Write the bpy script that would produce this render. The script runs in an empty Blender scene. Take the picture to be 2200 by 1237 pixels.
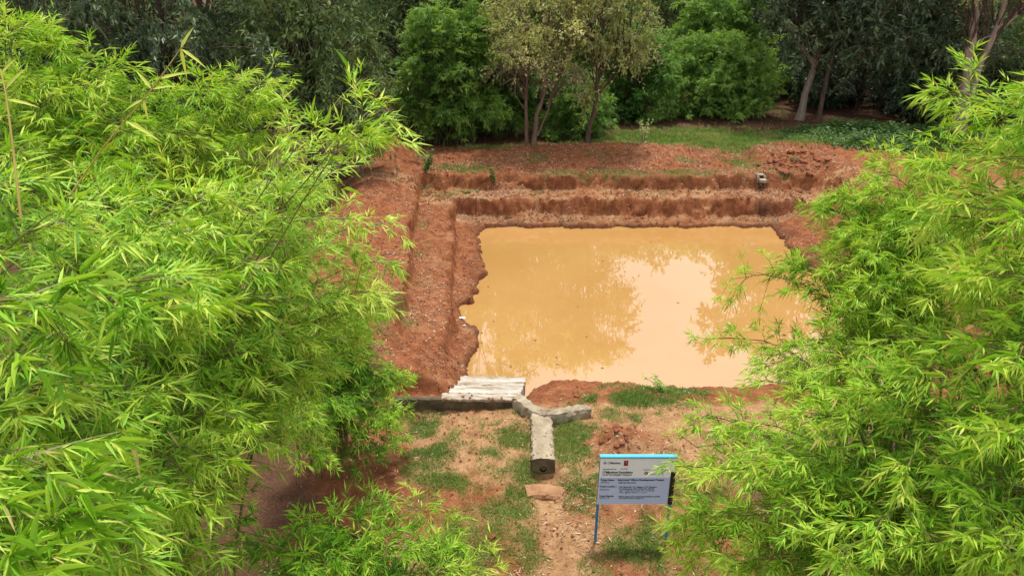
import bpy, bmesh, math
import numpy as np
from mathutils import Vector, Matrix

# ------------------------------------------------------------------ camera
S = bpy.context.scene
COL = S.collection
PI = math.pi
FPX, CX, CY = 1631.0, 1100.0, 618.5          # focal length and centre in pixels of a 2200 px wide frame
CAM_H, PITCH = 8.8, math.radians(23.5)
_c, _s = math.cos(PITCH), math.sin(PITCH)
cam_data = bpy.data.cameras.new('camera')
cam = bpy.data.objects.new('camera', cam_data)
COL.objects.link(cam)
cam.location = (0, 0, CAM_H)
cam.rotation_euler = (PI / 2 - PITCH, 0, 0)
cam_data.sensor_width = 36.0
cam_data.lens = 36.0 * FPX / 2200.0
cam_data.clip_start = 0.05
cam_data.clip_end = 2000
S.camera = cam

# ------------------------------------------------------------------ sky, sun, exposure
SUN_EL, SUN_AZ = math.radians(73), math.radians(20)      # azimuth measured from +Y (away from the camera) towards +X
w = bpy.data.worlds.new('World')
S.world = w
w.use_nodes = True
wn, wl = w.node_tree.nodes, w.node_tree.links
wn.clear()
w_out = wn.new('ShaderNodeOutputWorld')
w_bg = wn.new('ShaderNodeBackground')
w_sky = wn.new('ShaderNodeTexSky')
w_sky.sky_type = 'NISHITA'
w_sky.sun_disc = False
w_sky.sun_elevation = SUN_EL
w_sky.sun_rotation = SUN_AZ
w_sky.air_density = 1.0
w_sky.dust_density = 2.5
w_tc = wn.new('ShaderNodeTexCoord')
w_no = wn.new('ShaderNodeTexNoise')
w_no.inputs['Scale'].default_value = 2.2
w_no.inputs['Detail'].default_value = 6
w_rp = wn.new('ShaderNodeMapRange')
w_rp.inputs['From Min'].default_value = 0.33
w_rp.inputs['From Max'].default_value = 0.5
w_rp.inputs['To Min'].default_value = 0.55
w_rp.inputs['To Max'].default_value = 1.0
w_mx = wn.new('ShaderNodeMix')
w_mx.data_type = 'RGBA'
w_mx.inputs[7].default_value = (10.6, 10.7, 10.8, 1)      # a bright, thin white cloud deck
wl.new(w_tc.outputs['Generated'], w_no.inputs['Vector'])
wl.new(w_no.outputs['Fac'], w_rp.inputs['Value'])
wl.new(w_rp.outputs['Result'], w_mx.inputs[0])
wl.new(w_sky.outputs['Color'], w_mx.inputs[6])
wl.new(w_mx.outputs[2], w_bg.inputs['Color'])
wl.new(w_bg.outputs['Background'], w_out.inputs['Surface'])
w_bg.inputs['Strength'].default_value = 0.10

sun_d = bpy.data.lights.new('sun', 'SUN')
sun = bpy.data.objects.new('sun', sun_d)
COL.objects.link(sun)
sun_d.energy = 4.0
sun_d.angle = math.radians(7)
sun_d.color = (1.0, 0.95, 0.86)
sd = Vector((math.sin(SUN_AZ) * math.cos(SUN_EL), math.cos(SUN_AZ) * math.cos(SUN_EL), math.sin(SUN_EL)))
sun.rotation_euler = sd.to_track_quat('Z', 'Y').to_euler()
sun.location = (0, 0, 40)

S.view_settings.view_transform = 'Standard'
S.view_settings.look = 'None'
S.view_settings.exposure = 0.1
S.view_settings.gamma = 1.0
S.view_settings.use_curve_mapping = False
S.render.engine = 'CYCLES'
S.cycles.use_denoising = True
S.cycles.max_bounces = 8
S.cycles.diffuse_bounces = 3
S.cycles.transmission_bounces = 4
S.cycles.glossy_bounces = 3
S.cycles.transparent_max_bounces = 4

# ------------------------------------------------------------------ helpers
def at(px, py, d):
    """a point seen at pixel (px, py) of the 2200 px photograph, d metres away along the optical axis"""
    yc = (CY - py) / FPX * d
    return np.array([(px - CX) / FPX * d, d * _c + yc * _s, CAM_H - d * _s + yc * _c])

def atY(px, py, Y):
    k = (CY - py) / FPX
    return at(px, py, Y / (_c + k * _s))

def atZ(px, py, z):
    k = (CY - py) / FPX
    return at(px, py, (z - CAM_H) / (-_s + k * _c))

def link(o, parent=None):
    COL.objects.link(o)
    if parent is not None:
        o.parent = parent
    return o

def tag(o, label=None, cat=None, group=None, kind=None):
    if label: o['label'] = label
    if cat: o['category'] = cat
    if group: o['group'] = group
    if kind: o['kind'] = kind
    return o

def empty(name, loc=(0, 0, 0)):
    o = bpy.data.objects.new(name, None)
    o.location = loc
    o.empty_display_size = 0.2
    return link(o)

def mesh_np(name, verts, faces, mat, smooth=False, tint=None, attrs=None):
    """verts (N,3); faces: list of integer arrays (M,3) or (M,4)"""
    me = bpy.data.meshes.new(name)
    verts = np.asarray(verts, np.float32)
    me.vertices.add(len(verts))
    me.vertices.foreach_set('co', verts.ravel())
    loops = np.concatenate([np.asarray(f, np.int32).ravel() for f in faces])
    tot = np.concatenate([np.full(len(f), np.asarray(f).shape[1], np.int32) for f in faces])
    start = np.concatenate([[0], np.cumsum(tot)[:-1]]).astype(np.int32)
    me.loops.add(len(loops))
    me.loops.foreach_set('vertex_index', loops)
    me.polygons.add(len(tot))
    me.polygons.foreach_set('loop_start', start)
    me.polygons.foreach_set('loop_total', tot)
    me.update(calc_edges=True)
    me.validate()
    me.polygons.foreach_set('use_smooth', np.full(len(me.polygons), smooth, bool))
    if tint is not None:
        a = me.attributes.new('tint', 'FLOAT', 'POINT')
        a.data.foreach_set('value', np.asarray(tint, np.float32))
    for k, v in (attrs or {}).items():
        a = me.attributes.new(k, 'FLOAT', 'POINT')
        a.data.foreach_set('value', np.asarray(v, np.float32))
    if mat is not None:
        me.materials.append(mat)
    return me

def obj(name, me, parent=None, world=True):
    """link a mesh; vertices are in world space, so they are moved into the parent's frame"""
    o = bpy.data.objects.new(name, me)
    link(o, parent)
    if parent is not None and world:
        o.matrix_parent_inverse = Matrix.Translation(-parent.location)
    return o

def nrm(v):
    return v / np.maximum(np.linalg.norm(v, axis=-1, keepdims=True), 1e-9)

def _hash(ix, iy, seed):
    h = (ix.astype(np.int64) * 374761393 + iy.astype(np.int64) * 668265263 + seed * 2147483647) & 0xffffffff
    h = ((h ^ (h >> 13)) * 1274126177) & 0xffffffff
    h = (h ^ (h >> 16)) & 0xffffffff
    return h / 4294967295.0

def vnoise(x, y, seed=0):
    ix, iy = np.floor(x), np.floor(y)
    fx, fy = x - ix, y - iy
    fx = fx * fx * (3 - 2 * fx); fy = fy * fy * (3 - 2 * fy)
    a, b = _hash(ix, iy, seed), _hash(ix + 1, iy, seed)
    c, d = _hash(ix, iy + 1, seed), _hash(ix + 1, iy + 1, seed)
    return (a * (1 - fx) + b * fx) * (1 - fy) + (c * (1 - fx) + d * fx) * fy - 0.5

def fbm(x, y, octaves=4, seed=0, gain=0.5):
    r, amp = 0, 1.0
    for k in range(octaves):
        r = r + amp * vnoise(x * 2 ** k + 17.3 * k, y * 2 ** k - 9.1 * k, seed + k)
        amp *= gain
    return r

def sstep(a, b, x):
    t = np.clip((x - a) / (b - a), 0, 1)
    return t * t * (3 - 2 * t)

def ramp(a, b, x):
    return np.clip((x - a) / (b - a), 0, 1)

def tubes(P, R, sides=4, closed_tip=False):
    """P (N,K,3) polylines, R (N,K) radii -> verts, quads"""
    P = np.asarray(P, float); R = np.asarray(R, float)
    N, K, _ = P.shape
    T = nrm(np.gradient(P, axis=1))
    ref = np.where(np.abs(T[:, :1, 2:3]) > 0.9, np.array([1.0, 0, 0]), np.array([0, 0, 1.0]))
    U = nrm(np.cross(T, np.broadcast_to(ref, T.shape)))
    V = np.cross(T, U)
    ang = np.arange(sides) * 2 * PI / sides
    ring = (U[:, :, None] * np.cos(ang)[:, None] + V[:, :, None] * np.sin(ang)[:, None]) * R[:, :, None, None] + P[:, :, None]
    verts = ring.reshape(-1, 3)
    n = np.arange(N)[:, None, None] * K * sides
    k = np.arange(K - 1)[None, :, None] * sides
    j = np.arange(sides)[None, None, :]
    j2 = (j + 1) % sides
    q = np.stack([n + k + j, n + k + j2, n + k + sides + j2, n + k + sides + j], -1).reshape(-1, 4)
    return verts, q

def curve_pts(pts, n):
    """Catmull-Rom through pts, n samples"""
    p = np.asarray(pts, float)
    p = np.vstack([2 * p[0] - p[1], p, 2 * p[-1] - p[-2]])
    m = len(p) - 3
    u = np.linspace(0, m - 1e-6, n)
    i = u.astype(int); t = (u - i)[:, None]
    p0, p1, p2, p3 = p[i], p[i + 1], p[i + 2], p[i + 3]
    return 0.5 * (2 * p1 + (p2 - p0) * t + (2 * p0 - 5 * p1 + 4 * p2 - p3) * t ** 2 + (3 * p1 - p0 - 3 * p2 + p3) * t ** 3)

def leaves(B, D, U, L, W, droop, lod, tint):
    """lanceolate leaves: base points, directions, up hints, lengths, widths; lod 3: 8 triangles, 2: 4, 1: 2"""
    B, D = np.asarray(B, float), nrm(np.asarray(D, float))
    side = nrm(np.cross(D, U))
    nor = np.cross(side, D)
    L = np.asarray(L)[:, None]; W = np.asarray(W)[:, None]; droop = np.asarray(droop)[:, None]
    Z = np.array([0, 0, 1.0])
    def pt(u, v, h):
        return B + D * (u * L) + side * (v * W) + nor * (h * W) - Z * (droop * u * u * L)
    if lod == 3:
        pts = [pt(0, 0, 0), pt(.22, -.5, .14), pt(.22, 0, 0), pt(.22, .5, .14), pt(.6, -.36, .1), pt(.6, 0, 0), pt(.6, .36, .1), pt(1, 0, 0)]
        tri = [[0, 1, 2], [0, 2, 3], [4, 7, 5], [5, 7, 6]]
        quad = [[1, 4, 5, 2], [2, 5, 6, 3]]
    elif lod == 2:
        pts = [pt(0, 0, 0), pt(.34, -.5, .15), pt(.4, 0, 0), pt(.34, .5, .15), pt(1, 0, 0)]
        tri = [[0, 1, 2], [0, 2, 3], [1, 4, 2], [2, 4, 3]]
        quad = []
    else:
        pts = [pt(0, 0, 0), pt(.42, -.5, .1), pt(1, 0, 0), pt(.42, .5, .1)]
        tri = [[0, 1, 2], [0, 2, 3]]
        quad = []
    k = len(pts)
    V = np.stack(pts, 1).reshape(-1, 3)
    off = (np.arange(len(B)) * k)[:, None, None]
    F = [(np.array(tri)[None] + off).reshape(-1, 3)]
    if quad:
        F.append((np.array(quad)[None] + off).reshape(-1, 4))
    return V, F, np.repeat(np.asarray(tint), k)

def join(parts):
    """parts: list of (verts, [faces], tint or None)"""
    V, F3, F4, T, o = [], [], [], [], 0
    for v, fs, t in parts:
        V.append(v)
        T.append(t if t is not None else np.full(len(v), 0.5))
        for f in fs:
            f = np.asarray(f)
            if len(f) == 0: continue
            (F3 if f.shape[1] == 3 else F4).append(f + o)
        o += len(v)
    F = []
    if F3: F.append(np.concatenate(F3))
    if F4: F.append(np.concatenate(F4))
    return np.concatenate(V), F, np.concatenate(T)

# ------------------------------------------------------------------ materials
def new_mat(name):
    m = bpy.data.materials.new(name)
    m.use_nodes = True
    nt = m.node_tree
    nt.nodes.clear()
    out = nt.nodes.new('ShaderNodeOutputMaterial')
    return m, nt, nt.nodes, nt.links, out

def ramp_node(nodes, stops):
    r = nodes.new('ShaderNodeValToRGB')
    e = r.color_ramp.elements
    while len(e) < len(stops): e.new(0.5)
    for el, (p, c) in zip(e, stops):
        el.position = p
        el.color = (*c, 1)
    return r

def leaf_mat(name, stops, trans=0.38, tcol=1.5, rough=0.45, spec=0.35, warm=(1.15, 1.0, 0.45)):
    m, nt, N, L, out = new_mat(name)
    at_ = N.new('ShaderNodeAttribute'); at_.attribute_name = 'tint'
    rp = ramp_node(N, stops)
    L.new(at_.outputs['Fac'], rp.inputs['Fac'])
    p = N.new('ShaderNodeBsdfPrincipled')
    p.inputs['Roughness'].default_value = rough
    p.inputs['Specular IOR Level'].default_value = spec
    L.new(rp.outputs['Color'], p.inputs['Base Color'])
    mul = N.new('ShaderNodeMix'); mul.data_type = 'RGBA'; mul.blend_type = 'MULTIPLY'
    mul.inputs[0].default_value = 1.0
    mul.inputs[7].default_value = (warm[0] * tcol, warm[1] * tcol, warm[2] * tcol, 1)
    L.new(rp.outputs['Color'], mul.inputs[6])
    t = N.new('ShaderNodeBsdfTranslucent')
    L.new(mul.outputs[2], t.inputs['Color'])
    mx = N.new('ShaderNodeMixShader'); mx.inputs['Fac'].default_value = trans
    L.new(p.outputs['BSDF'], mx.inputs[1]); L.new(t.outputs['BSDF'], mx.inputs[2])
    L.new(mx.outputs['Shader'], out.inputs['Surface'])
    return m

def noise_mat(name, stops, scale=6.0, detail=6, rough=0.85, spec=0.2, bump=0.3, bscale=None, bdist=0.02, metallic=0.0, tint_attr=False, stretch=None):
    m, nt, N, L, out = new_mat(name)
    tc = N.new('ShaderNodeTexCoord')
    mp = N.new('ShaderNodeMapping')
    if stretch: mp.inputs['Scale'].default_value = stretch
    L.new(tc.outputs['Object'], mp.inputs['Vector'])
    no = N.new('ShaderNodeTexNoise'); no.inputs['Scale'].default_value = scale; no.inputs['Detail'].default_value = detail
    no.inputs['Roughness'].default_value = 0.62
    L.new(mp.outputs['Vector'], no.inputs['Vector'])
    rp = ramp_node(N, stops)
    if tint_attr:
        a = N.new('ShaderNodeAttribute'); a.attribute_name = 'tint'
        mm = N.new('ShaderNodeMath'); mm.operation = 'ADD'; mm.use_clamp = True
        m2 = N.new('ShaderNodeMath'); m2.operation = 'MULTIPLY_ADD'; m2.inputs[1].default_value = 0.6; m2.inputs[2].default_value = -0.3
        L.new(no.outputs['Fac'], m2.inputs[0]); L.new(m2.outputs[0], mm.inputs[0]); L.new(a.outputs['Fac'], mm.inputs[1])
        L.new(mm.outputs[0], rp.inputs['Fac'])
    else:
        L.new(no.outputs['Fac'], rp.inputs['Fac'])
    p = N.new('ShaderNodeBsdfPrincipled')
    p.inputs['Roughness'].default_value = rough
    p.inputs['Specular IOR Level'].default_value = spec
    p.inputs['Metallic'].default_value = metallic
    L.new(rp.outputs['Color'], p.inputs['Base Color'])
    if bump:
        nb = N.new('ShaderNodeTexNoise'); nb.inputs['Scale'].default_value = bscale or scale * 4; nb.inputs['Detail'].default_value = 5
        L.new(mp.outputs['Vector'], nb.inputs['Vector'])
        b = N.new('ShaderNodeBump'); b.inputs['Strength'].default_value = bump; b.inputs['Distance'].default_value = bdist
        L.new(nb.outputs['Fac'], b.inputs['Height']); L.new(b.outputs['Normal'], p.inputs['Normal'])
    L.new(p.outputs['BSDF'], out.inputs['Surface'])
    return m

def flat_mat(name, col, rough=0.5, spec=0.4):
    return noise_mat(name, [(0.3, tuple(c * 0.9 for c in col)), (0.7, tuple(min(1, c * 1.06) for c in col))], scale=9, rough=rough, spec=spec, bump=0)

M = {}
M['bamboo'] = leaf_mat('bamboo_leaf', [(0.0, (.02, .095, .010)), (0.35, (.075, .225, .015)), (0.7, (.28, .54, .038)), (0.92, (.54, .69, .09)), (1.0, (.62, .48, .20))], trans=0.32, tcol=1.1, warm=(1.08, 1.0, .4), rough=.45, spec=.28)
M['bamboo_far'] = leaf_mat('bamboo_leaf_far', [(0.0, (.035, .11, .025)), (0.5, (.10, .245, .05)), (1.0, (.29, .46, .10))], trans=0.4, tcol=1.4)
M['dark'] = leaf_mat('dark_broad_leaf', [(0.0, (.04, .08, .03)), (0.6, (.11, .175, .06)), (1.0, (.25, .33, .13))], trans=0.28, tcol=1.4, rough=.5, spec=.3)
M['deep'] = leaf_mat('deep_green_leaf', [(0.0, (.03, .06, .032)), (0.6, (.085, .14, .066)), (1.0, (.215, .28, .135))], trans=0.24, tcol=1.3, rough=.45, spec=.4)
M['dry'] = leaf_mat('yellowing_leaf', [(0.0, (.14, .19, .06)), (0.5, (.31, .38, .12)), (1.0, (.58, .63, .26))], trans=0.35, tcol=1.3)
M['mid'] = leaf_mat('mid_green_leaf', [(0.0, (.04, .10, .025)), (0.5, (.10, .20, .05)), (1.0, (.23, .33, .10))], trans=0.35, tcol=1.4)
M['herb'] = leaf_mat('herb_leaf', [(0.0, (.05, .15, .03)), (0.5, (.09, .24, .04)), (1.0, (.2, .36, .07))], trans=0.35, tcol=1.4)
M['grass'] = leaf_mat('grass_blade', [(0.0, (.075, .18, .025)), (0.5, (.15, .28, .045)), (0.8, (.25, .33, .08)), (1.0, (.46, .38, .18))], trans=0.3, tcol=1.3)
M['litter'] = leaf_mat('dry_leaf_litter', [(0.0, (.18, .085, .045)), (0.5, (.40, .24, .14)), (1.0, (.68, .52, .36))], trans=0.15, tcol=1.0, warm=(1, 1, 1))
M['bark'] = noise_mat('brown_bark', [(0.3, (.045, .03, .022)), (0.7, (.13, .09, .065))], scale=5, stretch=(3, 3, .6), bump=.6, bdist=.03)
M['bark_red'] = noise_mat('reddish_bark', [(0.3, (.10, .062, .045)), (0.7, (.22, .145, .105))], scale=5, stretch=(3, 3, .6), bump=.5, bdist=.03)
M['bark_pale'] = noise_mat('pale_grey_bark', [(0.3, (.17, .13, .105)), (0.7, (.36, .29, .24))], scale=4, stretch=(2, 2, .7), bump=.4, bdist=.02)
M['twig'] = noise_mat('grey_brown_twig', [(0.3, (.17, .125, .11)), (0.7, (.32, .245, .21))], scale=8, bump=0)
M['culm'] = noise_mat('bamboo_culm', [(0.3, (.07, .09, .02)), (0.7, (.22, .22, .06))], scale=7, stretch=(3, 3, 1), rough=.45, bump=0)
M['culm_far'] = noise_mat('shade_toned_culm', [(0.3, (.04, .05, .018)), (0.7, (.12, .12, .045))], scale=7, stretch=(3, 3, 1), rough=.5, bump=0)  # darker culm copy: shade of the far hollow put into the colour
M['shoot'] = noise_mat('yellow_bamboo_shoot', [(0.3, (.34, .24, .05)), (0.7, (.52, .44, .12))], scale=9, rough=.4, bump=0)

# ------------------------------------------------------------------ terrain
WATER_Z = -0.6
def XL(y):
    return np.interp(y, [15.2, 16.4, 17.4, 17.9, 18.7, 19.4, 20.2, 21.0, 22.7, 24.0, 25.6, 26.4, 27.0, 27.6],
                     [-1.0, -1.02, -.93, -.9, -1.0, -1.38, -1.38, -1.1, -.9, -.98, -1.12, -1.22, -1.12, -.95])
def W1(y): return -1.72 - (y - 20.0) * 0.062
def W2(y): return -2.7 - (y - 16.1) * 0.07

def height(x, y, detail=True):
    e1 = fbm(x * .9, y * .9, 4, 3)
    xr_, yr_ = .83 * x + .56 * y, -.56 * x + .83 * y
    e2 = fbm(xr_ * 1.7, yr_ * 1.7, 5, 11, .6)
    e3 = fbm(xr_ * 5.3 + 3 * e1, yr_ * 5.3, 4, 23, .65)
    # left side
    d = XL(y) - x + .10 * e1 + .26 * e2 + .05 * e3
    w1 = XL(y) - W1(y) + .05 * e1
    w2 = XL(y) - W2(y) + .06 * e1
    base = -1.7 + 1.22 * ramp(-.35, .08, d)
    hl = base + .18 * ramp(.05, w1, d) + .58 * ramp(w1 - .02, w1 + .1, d) + .06 * ramp(w1 + .2, w2, d)
    slope = base + .80 * sstep(.0, 1.45, d)
    hl = slope + (hl - slope) * sstep(16.6, 17.7, y + .3 * e1)
    wall2 = .52 * sstep(15.2, 17.5, y)
    hl = hl + wall2 * ramp(w2 - .02, w2 + .12, d)
    hl = hl + (.42 * sstep(w2 + .2, w2 + 1.4, d) - .75 * sstep(w2 + 1.7, w2 + 3.6, d)) * sstep(18, 24, y)
    hl = hl + (.55 * np.exp(-(((x + 5.2) / 1.0) ** 2 + ((y - 32.2) / 1.1) ** 2)))
    hl = np.where(d > -.4, hl, -1.7)
    hl = hl + (-2.0 - hl) * sstep(15.05, 14.35, y + .25 * e1)
    # far side
    yf = 27.3 + .05 * e1
    sl = np.clip(.5 + 2.4 * fbm(x * .55, y * .2 + 4, 3, 201), 0, 1); sl2 = np.clip(.4 + 2.4 * fbm(x * .6 + 40, y * .2, 3, 211), 0, 1)
    d = y - yf + .12 * e1 + .30 * e2 + .05 * e3
    crest = np.interp(x, [-6, -4, -1, 1, 3, 6, 7.4, 8.3, 9.1, 10.1, 10.8, 12, 15], [.9, .95, 1.0, 1.14, 1.32, 1.3, 1.2, 1.0, .78, .72, 1.2, 1.36, 1.1])
    hf = -1.7 + 1.22 * ramp(-.3, .07, d) + .17 * ramp(.1, .72, d) + .58 * ramp(.74 - .05 * sl, .86 + .22 * sl, d) + .05 * ramp(1.0, 2.0, d) \
        + .53 * ramp(2.08 - .08 * sl2, 2.2 + .25 * sl2, d)
    hf = hf + (crest - .84) * sstep(2.3, 5.4, d) + (.9 - crest) * sstep(5.7, 7.4, d)
    # right side
    xr = 9.75 + .012 * (27 - y)
    d = x - xr + .10 * e1 + .2 * e2 + .05 * e3
    hr = -1.7 + 1.22 * ramp(-.3, .08, d) + .3 * ramp(.1, 1.2, d) + .35 * ramp(1.2, 1.6, d) + .15 * ramp(1.6, 2.2, d) + .9 * sstep(2.1, 3.4, d) - .8 * sstep(4.4, 6.5, d)
    hr = hr + (-2.0 - hr) * sstep(14.8, 14.0, y + .3 * e1)
    # near side
    yn = np.interp(x, [-1.6, -1.2, .3, .55, 1.2, 2.0, 3.2, 4.5, 6], [15.3, 15.1, 15.05, 15.4, 15.75, 15.8, 15.55, 15.5, 15.6])
    d = yn - y + .06 * e1 + .12 * e2 + .05 * e3
    hn = -1.7 + 1.26 * ramp(-.3, .06, d) + .30 * sstep(.0, 1.0, d) + .12 * sstep(.8, 2.2, d)
    hn = hn - .30 * np.exp(-(((x + 1.9) / 1.05) ** 2 + ((y - 13.55) / .75) ** 2))
    hn = hn + .05 * np.exp(-(((x - .1) / .7) ** 2 + ((y - 13.5) / .6) ** 2))
    hn = hn - .07 * np.exp(-((x - (.62 + (11 - y) * .05)) / .28) ** 2) * sstep(11.6, 11.1, y)
    hn = hn - .22 * np.exp(-(((x - .6) / .30) ** 4 + ((y - 11.62) / .26) ** 4)) - .06 * np.exp(-(((x - .6) / .45) ** 4 + ((y - 11.2) / .4) ** 4))
    hn = hn + .22 * np.exp(-(((x - 2.15) / .5) ** 2 + ((y - 12.6) / .35) ** 2)) * (1 + e2)
    hn = hn - .35 * sstep(-1.2, -3.0, x) * sstep(12.8, 11.0, y) * 0
    h = np.maximum(np.maximum(hl, hf), np.maximum(hr, hn))
    far_flat = sstep(7.0, 9.0, y - 27.3) + sstep(-7.5, -9.5, x) + sstep(15.5, 18, x)
    h = h + np.clip(far_flat, 0, 1) * (np.where(y > 20, .9 * sstep(20, 34, y), 0) - h) * 1.0
    rough = np.where(y > 27.3, 1.0, .7) * (1 - .75 * sstep(13.5, 12.5, y))
    h = h + .05 * e1 + .06 * rough * e2 + .10 * rough * fbm(yr_ * 4.1 + e2, xr_ * 4.1, 4, 41, .6)
    if detail:
        clod = np.maximum(0, vnoise(x * 9, y * 9, 77) - .12) ** .7
        clodmask = (.35 + .65 * sstep(29.4, 30, y)) * sstep(13.0, 14.0, y)
        heap = np.exp(-(((x - 11.8) / 1.6) ** 2 + ((y - 30.8) / 1.6) ** 2))
        h = h + .045 * clod * clodmask + heap * .22 * np.maximum(0, vnoise(x * 3.2, y * 3.2, 91) - .05)
        h = h + .018 * fbm(x * 14, y * 14, 2, 55)
    return h

def axis(fine0, fine1, step, lo, hi):
    mid = np.arange(fine0, fine1 + 1e-6, step)
    def out(start, end):
        r, p, s = [], start, step
        sg = 1 if end > start else -1
        while sg * (end - p) > 0:
            s = min(s * 1.13, 40)
            p = p + sg * s
            r.append(p)
        return np.array(r)
    return np.concatenate([out(mid[0], lo)[::-1], mid, out(mid[-1], hi)])

GX = axis(-4.6, 13.0, .066, -420, 420)
GY = axis(9.6, 33.2, .067, -60, 700)
gx, gy = np.meshgrid(GX, GY)
gh = height(gx, gy)
nx, ny = len(GX), len(GY)
idx = np.arange(nx * ny).reshape(ny, nx)
quads = np.stack([idx[:-1, :-1], idx[:-1, 1:], idx[1:, 1:], idx[1:, :-1]], -1).reshape(-1, 4)

# soil zones: pale = trodden, dry topsoil; wet = the soaked rim at the water line and the run-off stains
def blob(x, y, cx, cy, rx, ry):
    return np.exp(-(((x - cx) / rx) ** 2 + ((y - cy) / ry) ** 2))
nz = fbm(gx * 1.3, gy * 1.3, 4, 61)
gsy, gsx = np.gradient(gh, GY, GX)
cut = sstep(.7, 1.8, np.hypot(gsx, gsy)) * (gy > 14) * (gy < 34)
pale = np.clip(sstep(14.6, 13.6, gy) * 1.15 + .62 * ((gy > 27.3) & (gy < 29.35)) + .25 * ((gx < XL(gy)) & (gx > W2(gy) + .2) & (gy < 29)), 0, 1)
pale = pale - .9 * blob(gx, gy, 2.1, 12.7, .9, .55) - .5 * blob(gx, gy, -1.6, 10.8, .9, .8) + .2 * nz - .45 * sstep(11.8, 11.0, gy) * (1 - np.exp(-((gx - (.72 + .13 * (10.6 - gy))) / .38) ** 2))
pale = pale - 1.2 * sstep(-1.6, -2.6, gx + .4 * nz) * sstep(14.6, 13.6, gy)
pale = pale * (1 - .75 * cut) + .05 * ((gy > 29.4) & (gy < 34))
lit = np.clip(sstep(33.6, 35.2, gy + nz) + sstep(-5.5, -7.0, gx + nz) * (gy > 16) + sstep(-2.6, -4.0, gx + nz) * (gy < 16) + sstep(3.6, 5.0, gx + nz) * (gy < 13), 0, 1)
wet = np.clip(1.3 - (gh - WATER_Z) / (.17 + .2 * nz), 0, 1) * (gy > 14)
xs = 9.62 + .04 * np.sin(gy * 7)
wet = np.maximum(wet, np.clip(1.5 * blob(gx, gy, 10.0, 29.45, .2, .35), 0, 1))
wet = np.maximum(wet, np.clip(1.6 * blob(gx, gy, 9.75, 28.15, .28, .32), 0, 1) )
def ground_grass(x, y):
    """how much grass grows at a spot, 0..1 (true places in the plot)"""
    n1 = fbm(x * 1.1, y * 1.1, 4, 101); n2 = fbm(x * 3.5, y * 3.5, 3, 131)
    g = np.zeros_like(x)
    for cx, cy, rx, ry, k in GRASS:
        g = np.maximum(g, k * np.exp(-(((x - cx) / rx) ** 2 + ((y - cy) / ry) ** 2)))
    g = g - .55 * np.exp(-((x - (.72 + .13 * (10.6 - y))) / .22) ** 2) * (y < 11.2)
    g = g * (1 + 1.3 * n1) + .9 * n2 * np.minimum(1, g * 3)
    return np.clip((g - .08) * 1.15, 0, 1) ** 1.25
GRASS = [  # centre x, y, radii, strength
    (.05, 12.85, .62, .8, 1.7), (1.05, 12.75, .48, .7, 1.7), (.25, 11.7, .55, .6, .75), (1.35, 11.4, .35, .8, .6),
    (.05, 10.7, .5, .8, .55), (1.1, 10.9, .3, .7, .5), (2.8, 14.3, 1.1, .4, 1.1), (3.6, 14.9, 1.2, .35, 1.0), (2.4, 13.6, .55, .3, 1.0),
    (1.5, 14.1, .35, .25, .55), (-1.5, 12.4, .5, 1.0, 1.0), (-1.3, 11.2, .45, .6, .8), (-2.0, 13.3, .6, .7, .9), (2.2, 9.7, .75, .65, 1.0),
    (1.6, 8.9, .5, .5, .6), (2.0, 10.3, .7, .4, .55), (1.0, 9.2, .25, .5, .5), (.3, 9.6, .3, .6, .5), (-1.0, 9.8, .5, .6, .5), (3.3, 11.0, .8, 1.0, .7), (.4, 10.3, 1.5, 2.0, .33), (-.9, 9.4, .9, .8, .5),
    (-3.0, 17.3, .5, 1.0, .8), (-2.7, 19.8, .35, .8, .6), (-2.9, 22.5, .35, .8, .55), (-3.1, 25.0, .3, .7, .45), (-2.8, 28.6, .7, .5, .55),
    (-2.2, 30.4, 1.1, .6, 1.5), (1.0, 31.6, .9, .6, .5), (2.0, 29.85, 1.5, .26, 1.2), (4.6, 29.85, 1.6, .28, 1.3), (7.2, 29.9, 1.7, .28, 1.4),
    (7.2, 31.3, 1.0, .5, .4), (4.0, 31.6, 1.0, .5, .35), (5.0, 29.0, 1.8, .2, .4), (1.0, 29.0, 1.2, .2, .45), (9.6, 32.0, .9, 1.6, 1.1), (10.8, 29.85, .8, .15, .8),
    (9.0, 35.8, 4.8, 2.0, 1.4), (14.5, 35.5, 4.5, 2.0, 1.4), (5.3, 35.0, 1.2, .6, 1.0), (11, 33.7, 2.0, .8, 1.0), (0, 33.8, 3, .5, .5), (20, 36, 5, 3, 1.0),
]
moss = ground_grass(gx, gy)
m, nt, N, L, out = new_mat('laterite_soil')
tc = N.new('ShaderNodeTexCoord')
def nz_node(scale, detail=6, rough=.6):
    n = N.new('ShaderNodeTexNoise')
    n.inputs['Scale'].default_value = scale; n.inputs['Detail'].default_value = detail; n.inputs['Roughness'].default_value = rough
    L.new(tc.outputs['Object'], n.inputs['Vector'])
    return n
def attr(name):
    a = N.new('ShaderNodeAttribute'); a.attribute_name = name
    return a
def mixc(fac, a, b):
    x = N.new('ShaderNodeMix'); x.data_type = 'RGBA'
    for s, v in ((0, fac), (6, a), (7, b)):
        if hasattr(v, 'is_output'): L.new(v, x.inputs[s])
        elif isinstance(v, tuple): x.inputs[s].default_value = (*v, 1)
        else: x.inputs[s].default_value = v
    return x.outputs[2]
def mrange(v, a, b, c=0.0, d=1.0):
    x = N.new('ShaderNodeMapRange')
    for s, k in (('From Min', a), ('From Max', b), ('To Min', c), ('To Max', d)): x.inputs[s].default_value = k
    L.new(v, x.inputs['Value'])
    return x.outputs['Result']
n_big, n_mid, n_fine, n_grit = nz_node(.9), nz_node(4.5), nz_node(22, 8, .7), nz_node(70, 4, .7)
red = ramp_node(N, [(0.25, (.12, .034, .013)), (0.5, (.235, .076, .028)), (0.78, (.38, .165, .072))])
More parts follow.
